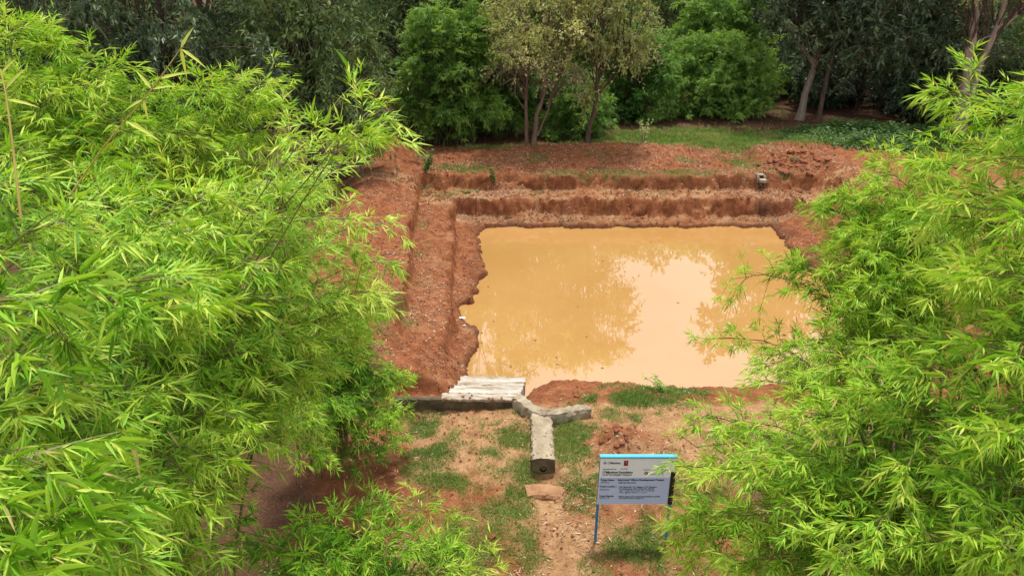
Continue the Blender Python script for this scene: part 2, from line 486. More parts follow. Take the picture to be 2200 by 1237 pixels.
L.new(n_mid.outputs['Fac'], red.inputs['Fac'])
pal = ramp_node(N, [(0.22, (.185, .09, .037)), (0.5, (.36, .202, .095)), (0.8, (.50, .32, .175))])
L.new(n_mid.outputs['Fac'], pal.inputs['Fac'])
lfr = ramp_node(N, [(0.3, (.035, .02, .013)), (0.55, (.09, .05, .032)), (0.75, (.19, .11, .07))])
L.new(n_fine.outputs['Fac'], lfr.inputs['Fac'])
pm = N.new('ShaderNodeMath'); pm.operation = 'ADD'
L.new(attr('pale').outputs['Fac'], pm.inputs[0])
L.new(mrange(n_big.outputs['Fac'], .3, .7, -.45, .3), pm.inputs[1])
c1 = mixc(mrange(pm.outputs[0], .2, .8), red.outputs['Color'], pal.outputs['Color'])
grit = mixc(mrange(n_grit.outputs['Fac'], .56, .70), c1, (.52, .33, .22))
grit = mixc(mrange(n_fine.outputs['Fac'], .50, .30), grit, (.13, .045, .022))
c2 = mixc(mrange(attr('moss').outputs['Fac'], 0, 1, 0, .55), grit, (.10, .12, .035))
c2 = mixc(mrange(attr('lit').outputs['Fac'], 0, 1, 0, .85), c2, lfr.outputs['Color'])
c3 = mixc(mrange(attr('wet').outputs['Fac'], 0, 1, 0, .8), c2, (.085, .034, .018))
bs = N.new('ShaderNodeBsdfPrincipled')
L.new(c3, bs.inputs['Base Color'])
bs.inputs['Roughness'].default_value = .9
bs.inputs['Specular IOR Level'].default_value = .15
b1 = N.new('ShaderNodeBump'); b1.inputs['Strength'].default_value = .75; b1.inputs['Distance'].default_value = .035
L.new(n_fine.outputs['Fac'], b1.inputs['Height'])
b2 = N.new('ShaderNodeBump'); b2.inputs['Strength'].default_value = .5; b2.inputs['Distance'].default_value = .01
L.new(n_grit.outputs['Fac'], b2.inputs['Height']); L.new(b1.outputs['Normal'], b2.inputs['Normal'])
L.new(b2.outputs['Normal'], bs.inputs['Normal'])
L.new(bs.outputs['BSDF'], out.inputs['Surface'])
M['soil'] = m
# the lips of the cut banks lean out a little over the benches below
lipn = np.clip(.5 + 2.2 * fbm(gx * 1.9 + .7 * gy, gy * 1.9 - .7 * gx, 5, 301, .65), -.3, 1.5)
dfar = gy - 27.3
lip_y = .15 * lipn * (ramp(.74, .88, dfar) * (1 - ramp(.9, 1.3, dfar)) + ramp(2.08, 2.22, dfar) * (1 - ramp(2.25, 2.7, dfar))) * (gx > W1(gy)) * (gx < 10.2)
a1, a2 = W1(gy) - gx, W2(gy) - gx
inl = sstep(17.2, 18, gy) * (gy < 28.4)
lip_x = .13 * lipn * inl * (ramp(.0, .12, a1) * (1 - ramp(.14, .5, a1)) + ramp(.0, .14, a2) * (1 - ramp(.16, .6, a2)))
gv = np.stack([gx + lip_x, gy - lip_y, gh], -1).reshape(-1, 3)
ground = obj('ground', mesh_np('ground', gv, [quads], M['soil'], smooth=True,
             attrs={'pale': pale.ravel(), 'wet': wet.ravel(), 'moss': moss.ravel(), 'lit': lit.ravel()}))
tag(ground, 'red laterite earth cut into terraces around the pond', kind='structure')

def gz(x, y):
    return height(np.atleast_1d(np.asarray(x, float)), np.atleast_1d(np.asarray(y, float)))

# ------------------------------------------------------------------ water
m, nt, N, L, out = new_mat('muddy_water')
tc = N.new('ShaderNodeTexCoord')
nA = N.new('ShaderNodeTexNoise'); nA.inputs['Scale'].default_value = .35; nA.inputs['Detail'].default_value = 3
nB = N.new('ShaderNodeTexNoise'); nB.inputs['Scale'].default_value = 1.6; nB.inputs['Detail'].default_value = 2
L.new(tc.outputs['Object'], nA.inputs['Vector']); L.new(tc.outputs['Object'], nB.inputs['Vector'])
rp = ramp_node(N, [(.3, (.43, .232, .072)), (.7, (.47, .262, .090))])
L.new(nA.outputs['Fac'], rp.inputs['Fac'])
bs = N.new('ShaderNodeBsdfPrincipled')
L.new(rp.outputs['Color'], bs.inputs['Base Color'])
bs.inputs['Roughness'].default_value = .015
bs.inputs['IOR'].default_value = 2.4
bp = N.new('ShaderNodeBump'); bp.inputs['Strength'].default_value = .05; bp.inputs['Distance'].default_value = .02
L.new(nB.outputs['Fac'], bp.inputs['Height']); L.new(bp.outputs['Normal'], bs.inputs['Normal'])
L.new(bs.outputs['BSDF'], out.inputs['Surface'])
M['water'] = m
wv = np.array([[-2.4, 14.3, WATER_Z], [11.0, 14.3, WATER_Z], [11.0, 28.2, WATER_Z], [-2.4, 28.2, WATER_Z]])
water = obj('pond_water', mesh_np('pond_water', wv, [np.array([[0, 1, 2, 3]])], M['water']))
tag(water, 'still ochre muddy water filling the square pond', kind='structure')

# ------------------------------------------------------------------ concrete work
M['concrete'] = noise_mat('weathered_concrete', [(.25, (.16, .125, .085)), (.5, (.32, .265, .19)), (.75, (.47, .40, .30))], scale=3.2, rough=.9, bump=.7, bscale=24, bdist=.02)
M['concrete_dark'] = noise_mat('shade_dark_concrete', [(.3, (.05, .04, .026)), (.6, (.15, .115, .072)), (.8, (.26, .21, .14))], scale=3.5, rough=.9, bump=.6, bscale=20, bdist=.015)  # darker concrete: shade of faces turned from the sun is in the colour
M['lime'] = noise_mat('whitewashed_stone', [(.34, (.20, .125, .07)), (.46, (.38, .32, .25)), (.60, (.50, .465, .415)), (.85, (.60, .58, .545))], scale=2.2, rough=.8, bump=.7, bscale=14, bdist=.02, stretch=(.7, 3, 3))
M['hole'] = flat_mat('dark_pipe_inside', (.012, .010, .008), .9, .1)
M['mud'] = noise_mat('dried_mud_film', [(.3, (.25, .125, .062)), (.7, (.42, .235, .125))], scale=5, bump=.5, bdist=.015)
# culvert top: pale mortar with brown pock marks
m, nt, N, L, out = new_mat('pocked_mortar')
tc = N.new('ShaderNodeTexCoord')
vo = N.new('ShaderNodeTexVoronoi'); vo.inputs['Scale'].default_value = 11; vo.inputs['Randomness'].default_value = 1
mp = N.new('ShaderNodeMapping'); mp.inputs['Scale'].default_value = (1, .7, 1)
L.new(tc.outputs['Object'], mp.inputs['Vector']); L.new(mp.outputs['Vector'], vo.inputs['Vector'])
no = N.new('ShaderNodeTexNoise'); no.inputs['Scale'].default_value = 5; no.inputs['Detail'].default_value = 6
L.new(tc.outputs['Object'], no.inputs['Vector'])
base = ramp_node(N, [(.3, (.25, .20, .135)), (.7, (.42, .35, .25))]); L.new(no.outputs['Fac'], base.inputs['Fac'])
mr = mrange(vo.outputs['Distance'], .20, .30, 1, 0)
mr2 = mrange(no.outputs['Fac'], .45, .55)
mu = N.new('ShaderNodeMath'); mu.operation = 'MULTIPLY'; L.new(mr, mu.inputs[0]); L.new(mr2, mu.inputs[1])
cc = mixc(mu.outputs[0], base.outputs['Color'], (.17, .11, .062))
bs = N.new('ShaderNodeBsdfPrincipled'); bs.inputs['Roughness'].default_value = .9; bs.inputs['Specular IOR Level'].default_value = .2
L.new(cc, bs.inputs['Base Color'])
bp = N.new('ShaderNodeBump'); bp.inputs['Strength'].default_value = .6; bp.inputs['Distance'].default_value = .02
L.new(no.outputs['Fac'], bp.inputs['Height']); L.new(bp.outputs['Normal'], bs.inputs['Normal'])
L.new(bs.outputs['BSDF'], out.inputs['Surface'])
M['mortar'] = m

def rough_box(name, path, width, z0, z1, mat, parent, rng, jit=.018, step=.06, taper=.0):
    """a cast block following a path (list of (x, y, ztop)), cut finely and knocked about"""
    P = curve_pts(path, max(3, int(np.sum(np.linalg.norm(np.diff(np.asarray(path), axis=0), axis=1)) / step)))
    T = nrm(np.gradient(P, axis=0) * np.array([1, 1, 0]))
    Nn = np.stack([-T[:, 1], T[:, 0], 0 * T[:, 0]], -1)
    prof = [(-.5, 0.), (-.5, .5), (-.5, .86), (-.42, 1.), (-.2, 1.02), (0, 1.03), (.2, 1.02), (.42, 1.), (.5, .86), (.5, .5), (.5, 0.)]
    k = len(prof)
    V = []
    for i, p in enumerate(P):
        for a, b in prof:
            q = p + Nn[i] * a * width * (1 + taper * (1 - b))
            q[2] = z0 + (p[2] - z0) * b
            V.append(q)
    V = np.array(V).reshape(len(P), k, 3)
    V += rng.normal(0, jit, V.shape) * np.array([1, 1, .6])
    n = len(P)
    I = np.arange(n * k).reshape(n, k)
    q = np.stack([I[:-1, :-1], I[1:, :-1], I[1:, 1:], I[:-1, 1:]], -1).reshape(-1, 4)
    F = [q]
    caps = []
    for r, flip in ((0, True), (n - 1, False)):
        c = I[r]
        for a in range(k // 2):
            f = [c[a], c[a + 1], c[k - 2 - a], c[k - 1 - a]]
            if len(set(f)) == 4: caps.append(f if not flip else f[::-1])
            else: pass
    F.append(np.array(caps))
    me = mesh_np(name, V.reshape(-1, 3), F, mat, smooth=False)
    return obj(name, me, parent)

rng = np.random.default_rng(5)
# culvert: a square mortared stem with a pipe mouth, and two wing walls that open towards the pond
S0, S1 = np.array([.60, 13.25]), np.array([.60, 11.82])
cul = empty('drain_culvert', (.6, 12.5, 0))
tag(cul, 'grey concrete drain culvert shaped like a letter Y in the grass', 'culvert')
ztop = .22
def front_stem():
    n, wd = 22, .215
    V, F = [], []
    ys = np.linspace(S0[1] + .05, S1[1], n)
    xs_ = np.linspace(S0[0], S1[0] - .01, n)
    prof = [(-1, -.35), (-1, -.1), (-1, .17), (-.86, .2), (-.5, .215), (0, .22), (.5, .215), (.86, .2), (1, .17), (1, -.1), (1, -.35)]
    k = len(prof)
    for i in range(n):
        for a, b in prof:
            V.append([xs_[i] + a * wd * (1 + .06 * math.sin(i * 1.9 + a)) + rng.normal(0, .008), ys[i] + (rng.normal(0, .008) if i < n - 1 else 0), b + (rng.normal(0, .008) if b > 0 else 0) - .06 * i / n])
    I = np.arange(n * k).reshape(n, k)
    F = np.stack([I[:-1, :-1], I[1:, :-1], I[1:, 1:], I[:-1, 1:]], -1).reshape(-1, 4)
    return np.array(V), F, I[-1]
V, F, last = front_stem()
stem = obj('stem', mesh_np('stem', V, [F], M['mortar']), cul)
# end face with a round mouth, its shade put into the dark colour
ring = V[last]
cx0, cz0, r0 = S1[0] - .01, -.07, .066
nseg = 24
angs = np.linspace(0, 2 * PI, nseg, endpoint=False)
outer = []
for a in angs:
    dx, dz = math.cos(a), math.sin(a)
    zc = cz0
    tx = .215 / abs(dx) if abs(dx) > 1e-6 else 9
    tz = ((.155 - zc) if dz > 0 else (zc + .36)) / abs(dz) if abs(dz) > 1e-6 else 9
    t = min(tx, tz)
    outer.append([cx0 + dx * t, S1[1] - .004, zc + dz * t])
inner = [[cx0 + r0 * math.cos(a), S1[1] - .004, cz0 + r0 * math.sin(a)] for a in angs]
V = np.array(outer + inner)
F = np.array([[i, (i + 1) % nseg, nseg + (i + 1) % nseg, nseg + i] for i in range(nseg)])
obj('end_face', mesh_np('end_face', V, [F], M['concrete_dark']), cul)
V = np.array(inner + [[x, y + .7, z] for x, y, z in inner])
F = np.array([[nseg + i, nseg + (i + 1) % nseg, (i + 1) % nseg, i] for i in range(nseg)])
obj('pipe', mesh_np('pipe', V, [F], M['hole'], smooth=True), cul)
rough_box('wing_wall', [(.12, 14.08, .16), (.3, 13.72, .2), (.5, 13.42, .23), (.72, 13.28, .24)], .27, -.35, .2, M['concrete'], cul, rng, jit=.014)
rough_box('wing_wall', [(1.62, 13.62, .16), (1.35, 13.52, .2), (1.0, 13.36, .23), (.66, 13.30, .235)], .25, -.35, .2, M['concrete'], cul, rng, jit=.014)
ap = rough_box('mud_apron', [(.26, 11.16, -.055), (.60, 11.19, -.05), (.94, 11.12, -.055)], .36, -.4, .0, M['mud'], None, rng, jit=.012)
tag(ap, 'flat mud covered slab before the mouth of the concrete culvert', 'slab')

# retaining wall under the white slab, shade of its face put into the colour
rw = rough_box('retaining_wall', [(-2.6, 14.2, .02), (-1.6, 14.17, .03), (-.8, 14.14, .035), (.02, 14.08, .02)], .16, -.75, .0, M['concrete_dark'], None, rng, jit=.006)
tag(rw, 'low concrete retaining wall with shade-darkened colour in front of the white stone slab', 'wall')
# whitewashed slab made of five courses of stone
sl = empty('whitewashed_slab', (-.6, 14.6, 0))
tag(sl, 'whitewashed slab of flat stone courses at the pond corner', 'slab')
edges = [(14.03, 14.28, -1.52, .12, .082), (14.27, 14.46, -1.36, .2, .088), (14.45, 14.63, -1.3, .24, .082), (14.62, 14.81, -1.22, .27, .09), (14.80, 15.02, -1.16, .30, .084)]
for i, (y0, y1, x0, x1, zt) in enumerate(edges):
    n = 30
    V = []
    db = -.055 if i == 0 else -.4
    prof = [(0, db), (0, db * .5), (.0, -.006), (.06, 0), (.5, .002), (.94, 0), (1, -.006), (1, db * .5), (1, db)]
    for j, u in enumerate(np.linspace(0, 1, n)):
        wob = .012 * math.sin(j * 1.7 + i) + rng.normal(0, .008)
        for a, b in prof:
            V.append([x0 + (x1 - x0) * u + rng.normal(0, .008), y0 + (y1 - y0) * a + wob - .045 * (u - .5), zt + b + rng.normal(0, .004) + .006 * math.sin(j * .6 + i * 2)])
    k = len(prof)
    I = np.arange(n * k).reshape(n, k)
    F = np.stack([I[:-1, :-1], I[1:, :-1], I[1:, 1:], I[:-1, 1:]], -1).reshape(-1, 4)
    caps = [[I[0][a + 1], I[0][a], I[0][k - 1 - a], I[0][k - 2 - a]] for a in range(k // 2)] + [[I[-1][a], I[-1][a + 1], I[-1][k - 2 - a], I[-1][k - 1 - a]] for a in range(k // 2)]
    caps = [c for c in caps if len(set(c)) == 4]
    obj('stone', mesh_np('stone', np.array(V), [F, np.array(caps)], M['lime']), sl)

# far inlet: a little concrete spout set in the notch of the bank
sp = empty('inlet_spout', (9.95, 29.7, .7))
tag(sp, 'small concrete inlet spout in the notch of the far bank', 'spout')
rough_box('sill', [(9.83, 29.38, .74), (9.95, 29.36, .73), (10.07, 29.38, .74)], .24, .62, .8, M['concrete'], sp, rng, jit=.008, step=.05)
rough_box('side_wall', [(9.82, 29.48, .82), (9.81, 29.7, .84), (9.78, 30.0, .86)], .07, .6, 1, M['concrete'], sp, rng, jit=.008, step=.05)
rough_box('side_wall', [(10.08, 29.48, .82), (10.09, 29.7, .84), (10.11, 30.0, .86)], .07, .6, 1, M['concrete'], sp, rng, jit=.008, step=.05)
rough_box('cover', [(9.78, 29.64, .87), (9.95, 29.64, .88), (10.12, 29.66, .87)], .16, .825, .9, M['concrete'], sp, rng, jit=.008, step=.05)

# ------------------------------------------------------------------ project sign
M['board'] = noise_mat('printed_board', [(.3, (.78, .86, .88)), (.7, (.82, .90, .92))], scale=2, rough=.35, bump=0)
M['board_blue'] = noise_mat('printed_board_blue', [(.3, (.43, .55, .78)), (.7, (.47, .59, .82))], scale=2, rough=.35, bump=0)
M['sign_blue'] = noise_mat('blue_painted_steel', [(.3, (.02, .17, .36)), (.7, (.03, .22, .43))], scale=8, rough=.4, spec=.5, bump=.1)
M['rail_sky_lit'] = noise_mat('blue_steel_sky_lit', [(.3, (.07, .42, .62)), (.7, (.09, .48, .68))], scale=8, rough=.3, spec=.6, bump=0)  # brighter copy of the post blue: sky light on the rail in the colour
M['ink'] = flat_mat('dark_print', (.022, .03, .055), .5, .2)
M['ink_red'] = flat_mat('red_print', (.33, .012, .02), .5, .2)
M['ink_pale'] = flat_mat('pale_print', (.7, .45, .42), .5, .2)
M['black_pl'] = flat_mat('black_plastic_sheet', (.012, .012, .013), .4, .4)

def box(bm, x0, x1, y0, y1, z0, z1, bevel=0.0):
    vs = [bm.verts.new(p) for p in ((x0, y0, z0), (x1, y0, z0), (x1, y1, z0), (x0, y1, z0), (x0, y0, z1), (x1, y0, z1), (x1, y1, z1), (x0, y1, z1))]
    for f in ((0, 3, 2, 1), (4, 5, 6, 7), (0, 1, 5, 4), (1, 2, 6, 5), (2, 3, 7, 6), (3, 0, 4, 7)):
        bm.faces.new([vs[i] for i in f])
    if bevel:
        bmesh.ops.bevel(bm, geom=list(bm.edges), offset=bevel, segments=1, affect='EDGES')

def bm_obj(name, build, mat, parent):
    bm = bmesh.new(); build(bm)
    me = bpy.data.meshes.new(name); bm.to_mesh(me); bm.free()
    me.materials.append(mat)
    o = bpy.data.objects.new(name, me)
    link(o, parent)
    return o

sign = empty('project_sign', (1.955, 9.80, 0))
sign.rotation_euler = (math.radians(-2), math.radians(1.1), math.radians(1.5))
tag(sign, 'white and pale blue project information sign on two blue posts', 'sign')
BW, BZ0, BZ1 = .60, .75, 1.62        # half width, bottom and top of the board (local coordinates, face looks along -Y)
for sx in (-1, 1):
    bm_obj('post', lambda bm: box(bm, sx * .585 - .02, sx * .585 + .02, .004, .044, -.35, BZ1 - .01, .004), M['sign_blue'], sign)
board = bm_obj('board', lambda bm: box(bm, -BW, BW, -.022, .0, BZ0, BZ1, .003), M['board'], sign)
bm_obj('blue_panel', lambda bm: box(bm, -BW + .006, BW - .006, -.0245, -.0215, BZ0 + .008, BZ0 + .515), M['board_blue'], board)
bm_obj('top_rail', lambda bm: box(bm, -BW - .012, BW + .012, -.035, .05, BZ1 + .001, BZ1 + .035, .006), M['rail_sky_lit'], sign)
bm_obj('edge_trim', lambda bm: box(bm, BW - .07, BW + .006, -.029, -.0255, BZ0 + .002, BZ0 + .62), M['black_pl'], sign)

def lettering(text, x, z, size, mat='ink', bold=0.0, width=None):
    cu = bpy.data.curves.new('lettering', 'FONT')
    cu.body = text
    cu.size = size
    cu.offset = bold
    cu.resolution_u = 2
    tmp = bpy.data.objects.new('lettering', cu)
    COL.objects.link(tmp)
    dg = bpy.context.evaluated_depsgraph_get()
    me = bpy.data.meshes.new_from_object(tmp.evaluated_get(dg))
    bpy.data.objects.remove(tmp)
    me.materials.clear()
    me.materials.append(M[mat])
    o = bpy.data.objects.new('lettering', me)
    link(o, board)
    if width and len(me.vertices):
        xs_ = [v.co.x for v in me.vertices]
        o.scale.x = width / max(.01, max(xs_) - min(xs_))
    o.location = (x, -.0275, z)
    o.rotation_euler = (PI / 2, 0, 0)
    return o

# measured on the photograph: u runs 0..1 over the board's width, v from the top
def B(u, v): return -BW + u * 2 * BW, BZ1 - v * (BZ1 - BZ0)
def line(text, u, v, h, u1=None, mat='ink', bold=0.0):
    x, z = B(u, v)
    lettering(text, x, z, h, mat, bold, (u1 - u) * 2 * BW if u1 else None)
line('LTIMindtree', .095, .115, .050, .262, bold=.0012)
line('Sponsored by :', .04, .24, .036, .225, bold=.0006)
line('সহযোগিতায়', .27, .24, .036, .365)
line('LTIMindtree Foundation', .035, .315, .056, .435, bold=.002)
line('এল টি আই মাইন্ডট্রি ফাউন্ডেশন', .035, .37, .042, .43, bold=.0006)
line('Implemented by :', .57, .25, .034, .735)
line('রূপায়ণে', .80, .25, .034, .88)
line('Project Name :', .022, .475, .046, .21, bold=.0018)
line('Integrated Village Development Project', .245, .475, .048, .86, bold=.0018)
line('প্রকল্পের নাম', .025, .525, .034, .135)
line('সমন্বিত গ্রাম উন্নয়ন প্রকল্প', .255, .535, .036, .49, bold=.0006)
line('Project Location :', .015, .615, .042, .235, bold=.0016)
line('প্রকল্পের স্থান', .018, .685, .034, .145)
line(': Vill- Mamudih, P.O- Magura, G.P- Baratanr,', .26, .625, .036, .78, bold=.001)
line('P.S- Balarampur, Dist- Purulia, Pin- 723143', .275, .665, .036, .74, bold=.001)
line('গ্রাম - মামুডি, পোঃ- মাগুরা, থানা - বলরামপুর,', .275, .707, .034, .75)
line('জেলা - পুরুলিয়া, পিনকোড - ৭২৩১৪৩', .275, .747, .034, .65)
line('Project Objective', .02, .825, .042, .21, bold=.0014)
line('প্রকল্পের উদ্দেশ্য', .02, .865, .034, .155)
line(': Village water pond created for agriculture and fish', .265, .835, .036, .83, bold=.0012)
line('গ্রামে কৃষিকাজের জন্য জলের পুকুর তৈরি', .275, .875, .036, .62)
def rect_mark(name, u0, u1, v0, v1, mat, dy=-.0275):
    (x0, z1), (x1, z0) = B(u0, v0), B(u1, v1)
    return bm_obj(name, lambda bm: box(bm, x0, x1, dy, dy + .002, z0, z1), M[mat], board)
rect_mark('logo', .31, .365, .045, .155, 'ink_red')
rect_mark('logo', .325, .348, .068, .074, 'ink_pale', -.0295)
rect_mark('logo', .343, .348, .068, .115, 'ink_pale', -.0295)
def ring_mark(u, v, ro, ri, n=24, star=0):
    x, z = B(u, v)
    def b(bm):
        a = [bm.verts.new((x + (ro * (1 + (star if i % 4 < 2 else 0))) * math.cos(i * 2 * PI / n), -.0275, z + (ro * (1 + (star if i % 4 < 2 else 0))) * math.sin(i * 2 * PI / n))) for i in range(n)]
        c = [bm.verts.new((x + ri * math.cos(i * 2 * PI / n), -.0275, z + ri * math.sin(i * 2 * PI / n))) for i in range(n)]
        for i in range(n): bm.faces.new((a[i], a[(i + 1) % n], c[(i + 1) % n], c[i]))
    return bm_obj('logo', b, M['ink'], board)
ring_mark(.06, .095, .0235, .0185)
rect_mark('logo', .047, .073, .088, .100, 'ink')
ring_mark(.615, .315, .026, .014, 24, .25)
rect_mark('logo', .67, .80, .335, .342, 'ink')
rect_mark('logo', .835, .839, .27, .37, 'ink')

# ------------------------------------------------------------------ bamboo
CAMP = np.array([0, 0, CAM_H])
leaf_protos = []
for k, tv in enumerate((.3, .42, .5, .58, .68, .8)):
    V, F, T = leaves(np.zeros((1, 3)), np.array([[1., 0, 0]]), np.array([[0, 0, 1.]]), [1.0], [1.0], [.0], 3, [tv])
    V[:, 2] -= .10 * V[:, 0] ** 2
    leaf_protos.append(mesh_np('leaf', V, F, M['bamboo'], tint=T))

def bamboo_leafage(rng, tips, base, spread, nb, nt_, nl, blen, leafL, leafW, t0=.35, lift=.9, tint0=.5, extra=1, rise=()):
    """arching culms from the clump's base to the given tips, side branches, twigs and leaf fans.
    returns list of culm tubes, branch tubes and leaf arrays"""
    culms, bpaths, brad, Lb, Ld, Lu, LL, LW, LT = [], [], [], [], [], [], [], [], []
    tips = [np.asarray(t, float) for t in tips]
    allt = list(tips)
    for e in range(extra):
        for t in tips:
            back = (np.array([base[0], base[1], 0.0]) - t) * np.array([1, 1, .35])
            allt.append(t + back * rng.uniform(.05, .3) + rng.normal(0, .22, 3) - np.array([0, 0, rng.uniform(0, .5)]))
    nplain = len(allt)
    allt += [np.asarray(t, float) for t in rise]
    for ti, tip in enumerate(allt):
        lf = lift * rng.uniform(.6, 1.3)
        b = np.array([base[0] + rng.normal(0, spread), base[1] + rng.normal(0, spread), 0.0])
        b[2] = float(gz(b[0], b[1])[0]) - .1
        dxy = np.linalg.norm((tip - b)[:2])
        f = rng.uniform(.12, .3)
        ctrl = np.array([b[0] + (tip[0] - b[0]) * f, b[1] + (tip[1] - b[1]) * f, tip[2] + lf * (.35 + .28 * dxy)])
        if ti >= nplain:
            ctrl = np.array([b[0] + (tip[0] - b[0]) * .35, b[1] + (tip[1] - b[1]) * .35, b[2] + (tip[2] - b[2]) * .8])
        u = np.linspace(0, 1, 12)[:, None]
        P = (1 - u) ** 2 * b + 2 * u * (1 - u) * ctrl + u ** 2 * tip
        P[1:-1] += rng.normal(0, .012, (10, 3))
        culms.append((P, (.022 if ti < nplain else .011) * (1 - .86 * u[:, 0]) + .002))
        # branches
        tb = t0 + (1 - t0) * rng.power(1.25, nb)
        def pos(t):
            t = t[:, None]
            return (1 - t) ** 2 * b + 2 * t * (1 - t) * ctrl + t ** 2 * tip
        def tan(t):
            t = t[:, None]
            return nrm(2 * (1 - t) * (ctrl - b) + 2 * t * (tip - ctrl))
        p0, tg = pos(tb), tan(tb)
        az = rng.uniform(0, 2 * PI, nb)
        rnd = nrm(np.stack([np.cos(az), np.sin(az), rng.normal(.15, .35, nb)], -1))
        outw = nrm((tip - b) * np.array([1, 1, 0]))
        d0 = nrm(tg * .55 + rnd * .8 + outw * .25)
        bl = blen * (1.25 - .8 * tb) * rng.uniform(.6, 1.3, nb)
        s = np.linspace(0, 1, 4)[None, :, None]
        sag = rng.uniform(.05, .38, nb)[:, None, None]
        BP = p0[:, None] + d0[:, None] * s * bl[:, None, None] - np.array([0, 0, 1.]) * sag * s ** 2 * bl[:, None, None]
        bpaths.append(BP)
        brad.append(np.broadcast_to(np.linspace(.0055, .002, 4), (nb, 4)))
        # twigs
        st = np.sort(.2 + .8 * rng.power(1.4, (nb, nt_)), axis=1)
        st[:, -1] = 1.0
        q = p0[:, None] + d0[:, None] * (st * bl[:, None])[..., None] - np.array([0, 0, 1.]) * (sag[:, :, 0] * st ** 2 * bl[:, None])[..., None]
        dt = nrm(d0[:, None] - np.array([0, 0, 2.]) * (sag[:, :, 0] * st)[..., None])
        dt = nrm(dt + rng.normal(0, .5, (nb, nt_, 3)) + np.array([0, 0, .12]))
        tl = rng.uniform(.03, .16, (nb, nt_))
        q = q.reshape(-1, 3); dt = dt.reshape(-1, 3); tl = tl.ravel()
        e = q + dt * tl[:, None]
        # a fan of leaves at each twig
        n = len(q)
        nn = rng.integers(max(2, nl - 2), nl + 2, n)
        ii = np.repeat(np.arange(n), nn)
        k = np.concatenate([np.arange(x) for x in nn])
        frac = (k + .5) / np.repeat(nn, nn) - .5
        upj = nrm(np.array([0, 0, 1.]) + rng.normal(0, .35, (n, 3)))
        sd_ = nrm(np.cross(dt, upj))
        ang = frac * 2.2 + rng.normal(0, .14, len(ii))
        D = dt[ii] * np.cos(ang)[:, None] + sd_[ii] * np.sin(ang)[:, None] + rng.normal(0, .12, (len(ii), 3)) - np.array([0, 0, 1.]) * rng.uniform(-.05, .28, len(ii))[:, None]
        along = rng.uniform(.35, 1, len(ii))[:, None]
        Bp = q[ii] * (1 - along) + e[ii] * along
        Lb.append(Bp); Ld.append(D); Lu.append(nrm(upj[ii] + rng.normal(0, .25, (len(ii), 3))))
        l = leafL * rng.uniform(.45, 1.25, len(ii)) * (1 - .35 * np.abs(frac) * 2 * .5)
        LL.append(l); LW.append(leafW * rng.uniform(.75, 1.2, len(ii)) * (l / leafL) ** .6)
        tb_l = np.repeat(np.repeat(tb, nt_), nn)
        young = rng.random(len(ii)) < .05 + .10 * sstep(.8, 1, tb_l)
        culm_t = rng.normal(0, .07)
        tn_ = np.clip(tint0 + culm_t - .2 + .42 * sstep(.4, 1, tb_l) + rng.normal(0, .14, len(ii)) + young * .2, 0, .93)  # older leaves darker; lit tops and shaded inner foliage also put into the tint
        LT.append(np.where(rng.random(len(ii)) < .012, 1.0, tn_))
    return culms, np.concatenate(bpaths), np.concatenate(brad), [np.concatenate(a) for a in (Lb, Ld, Lu, LL, LW, LT)]

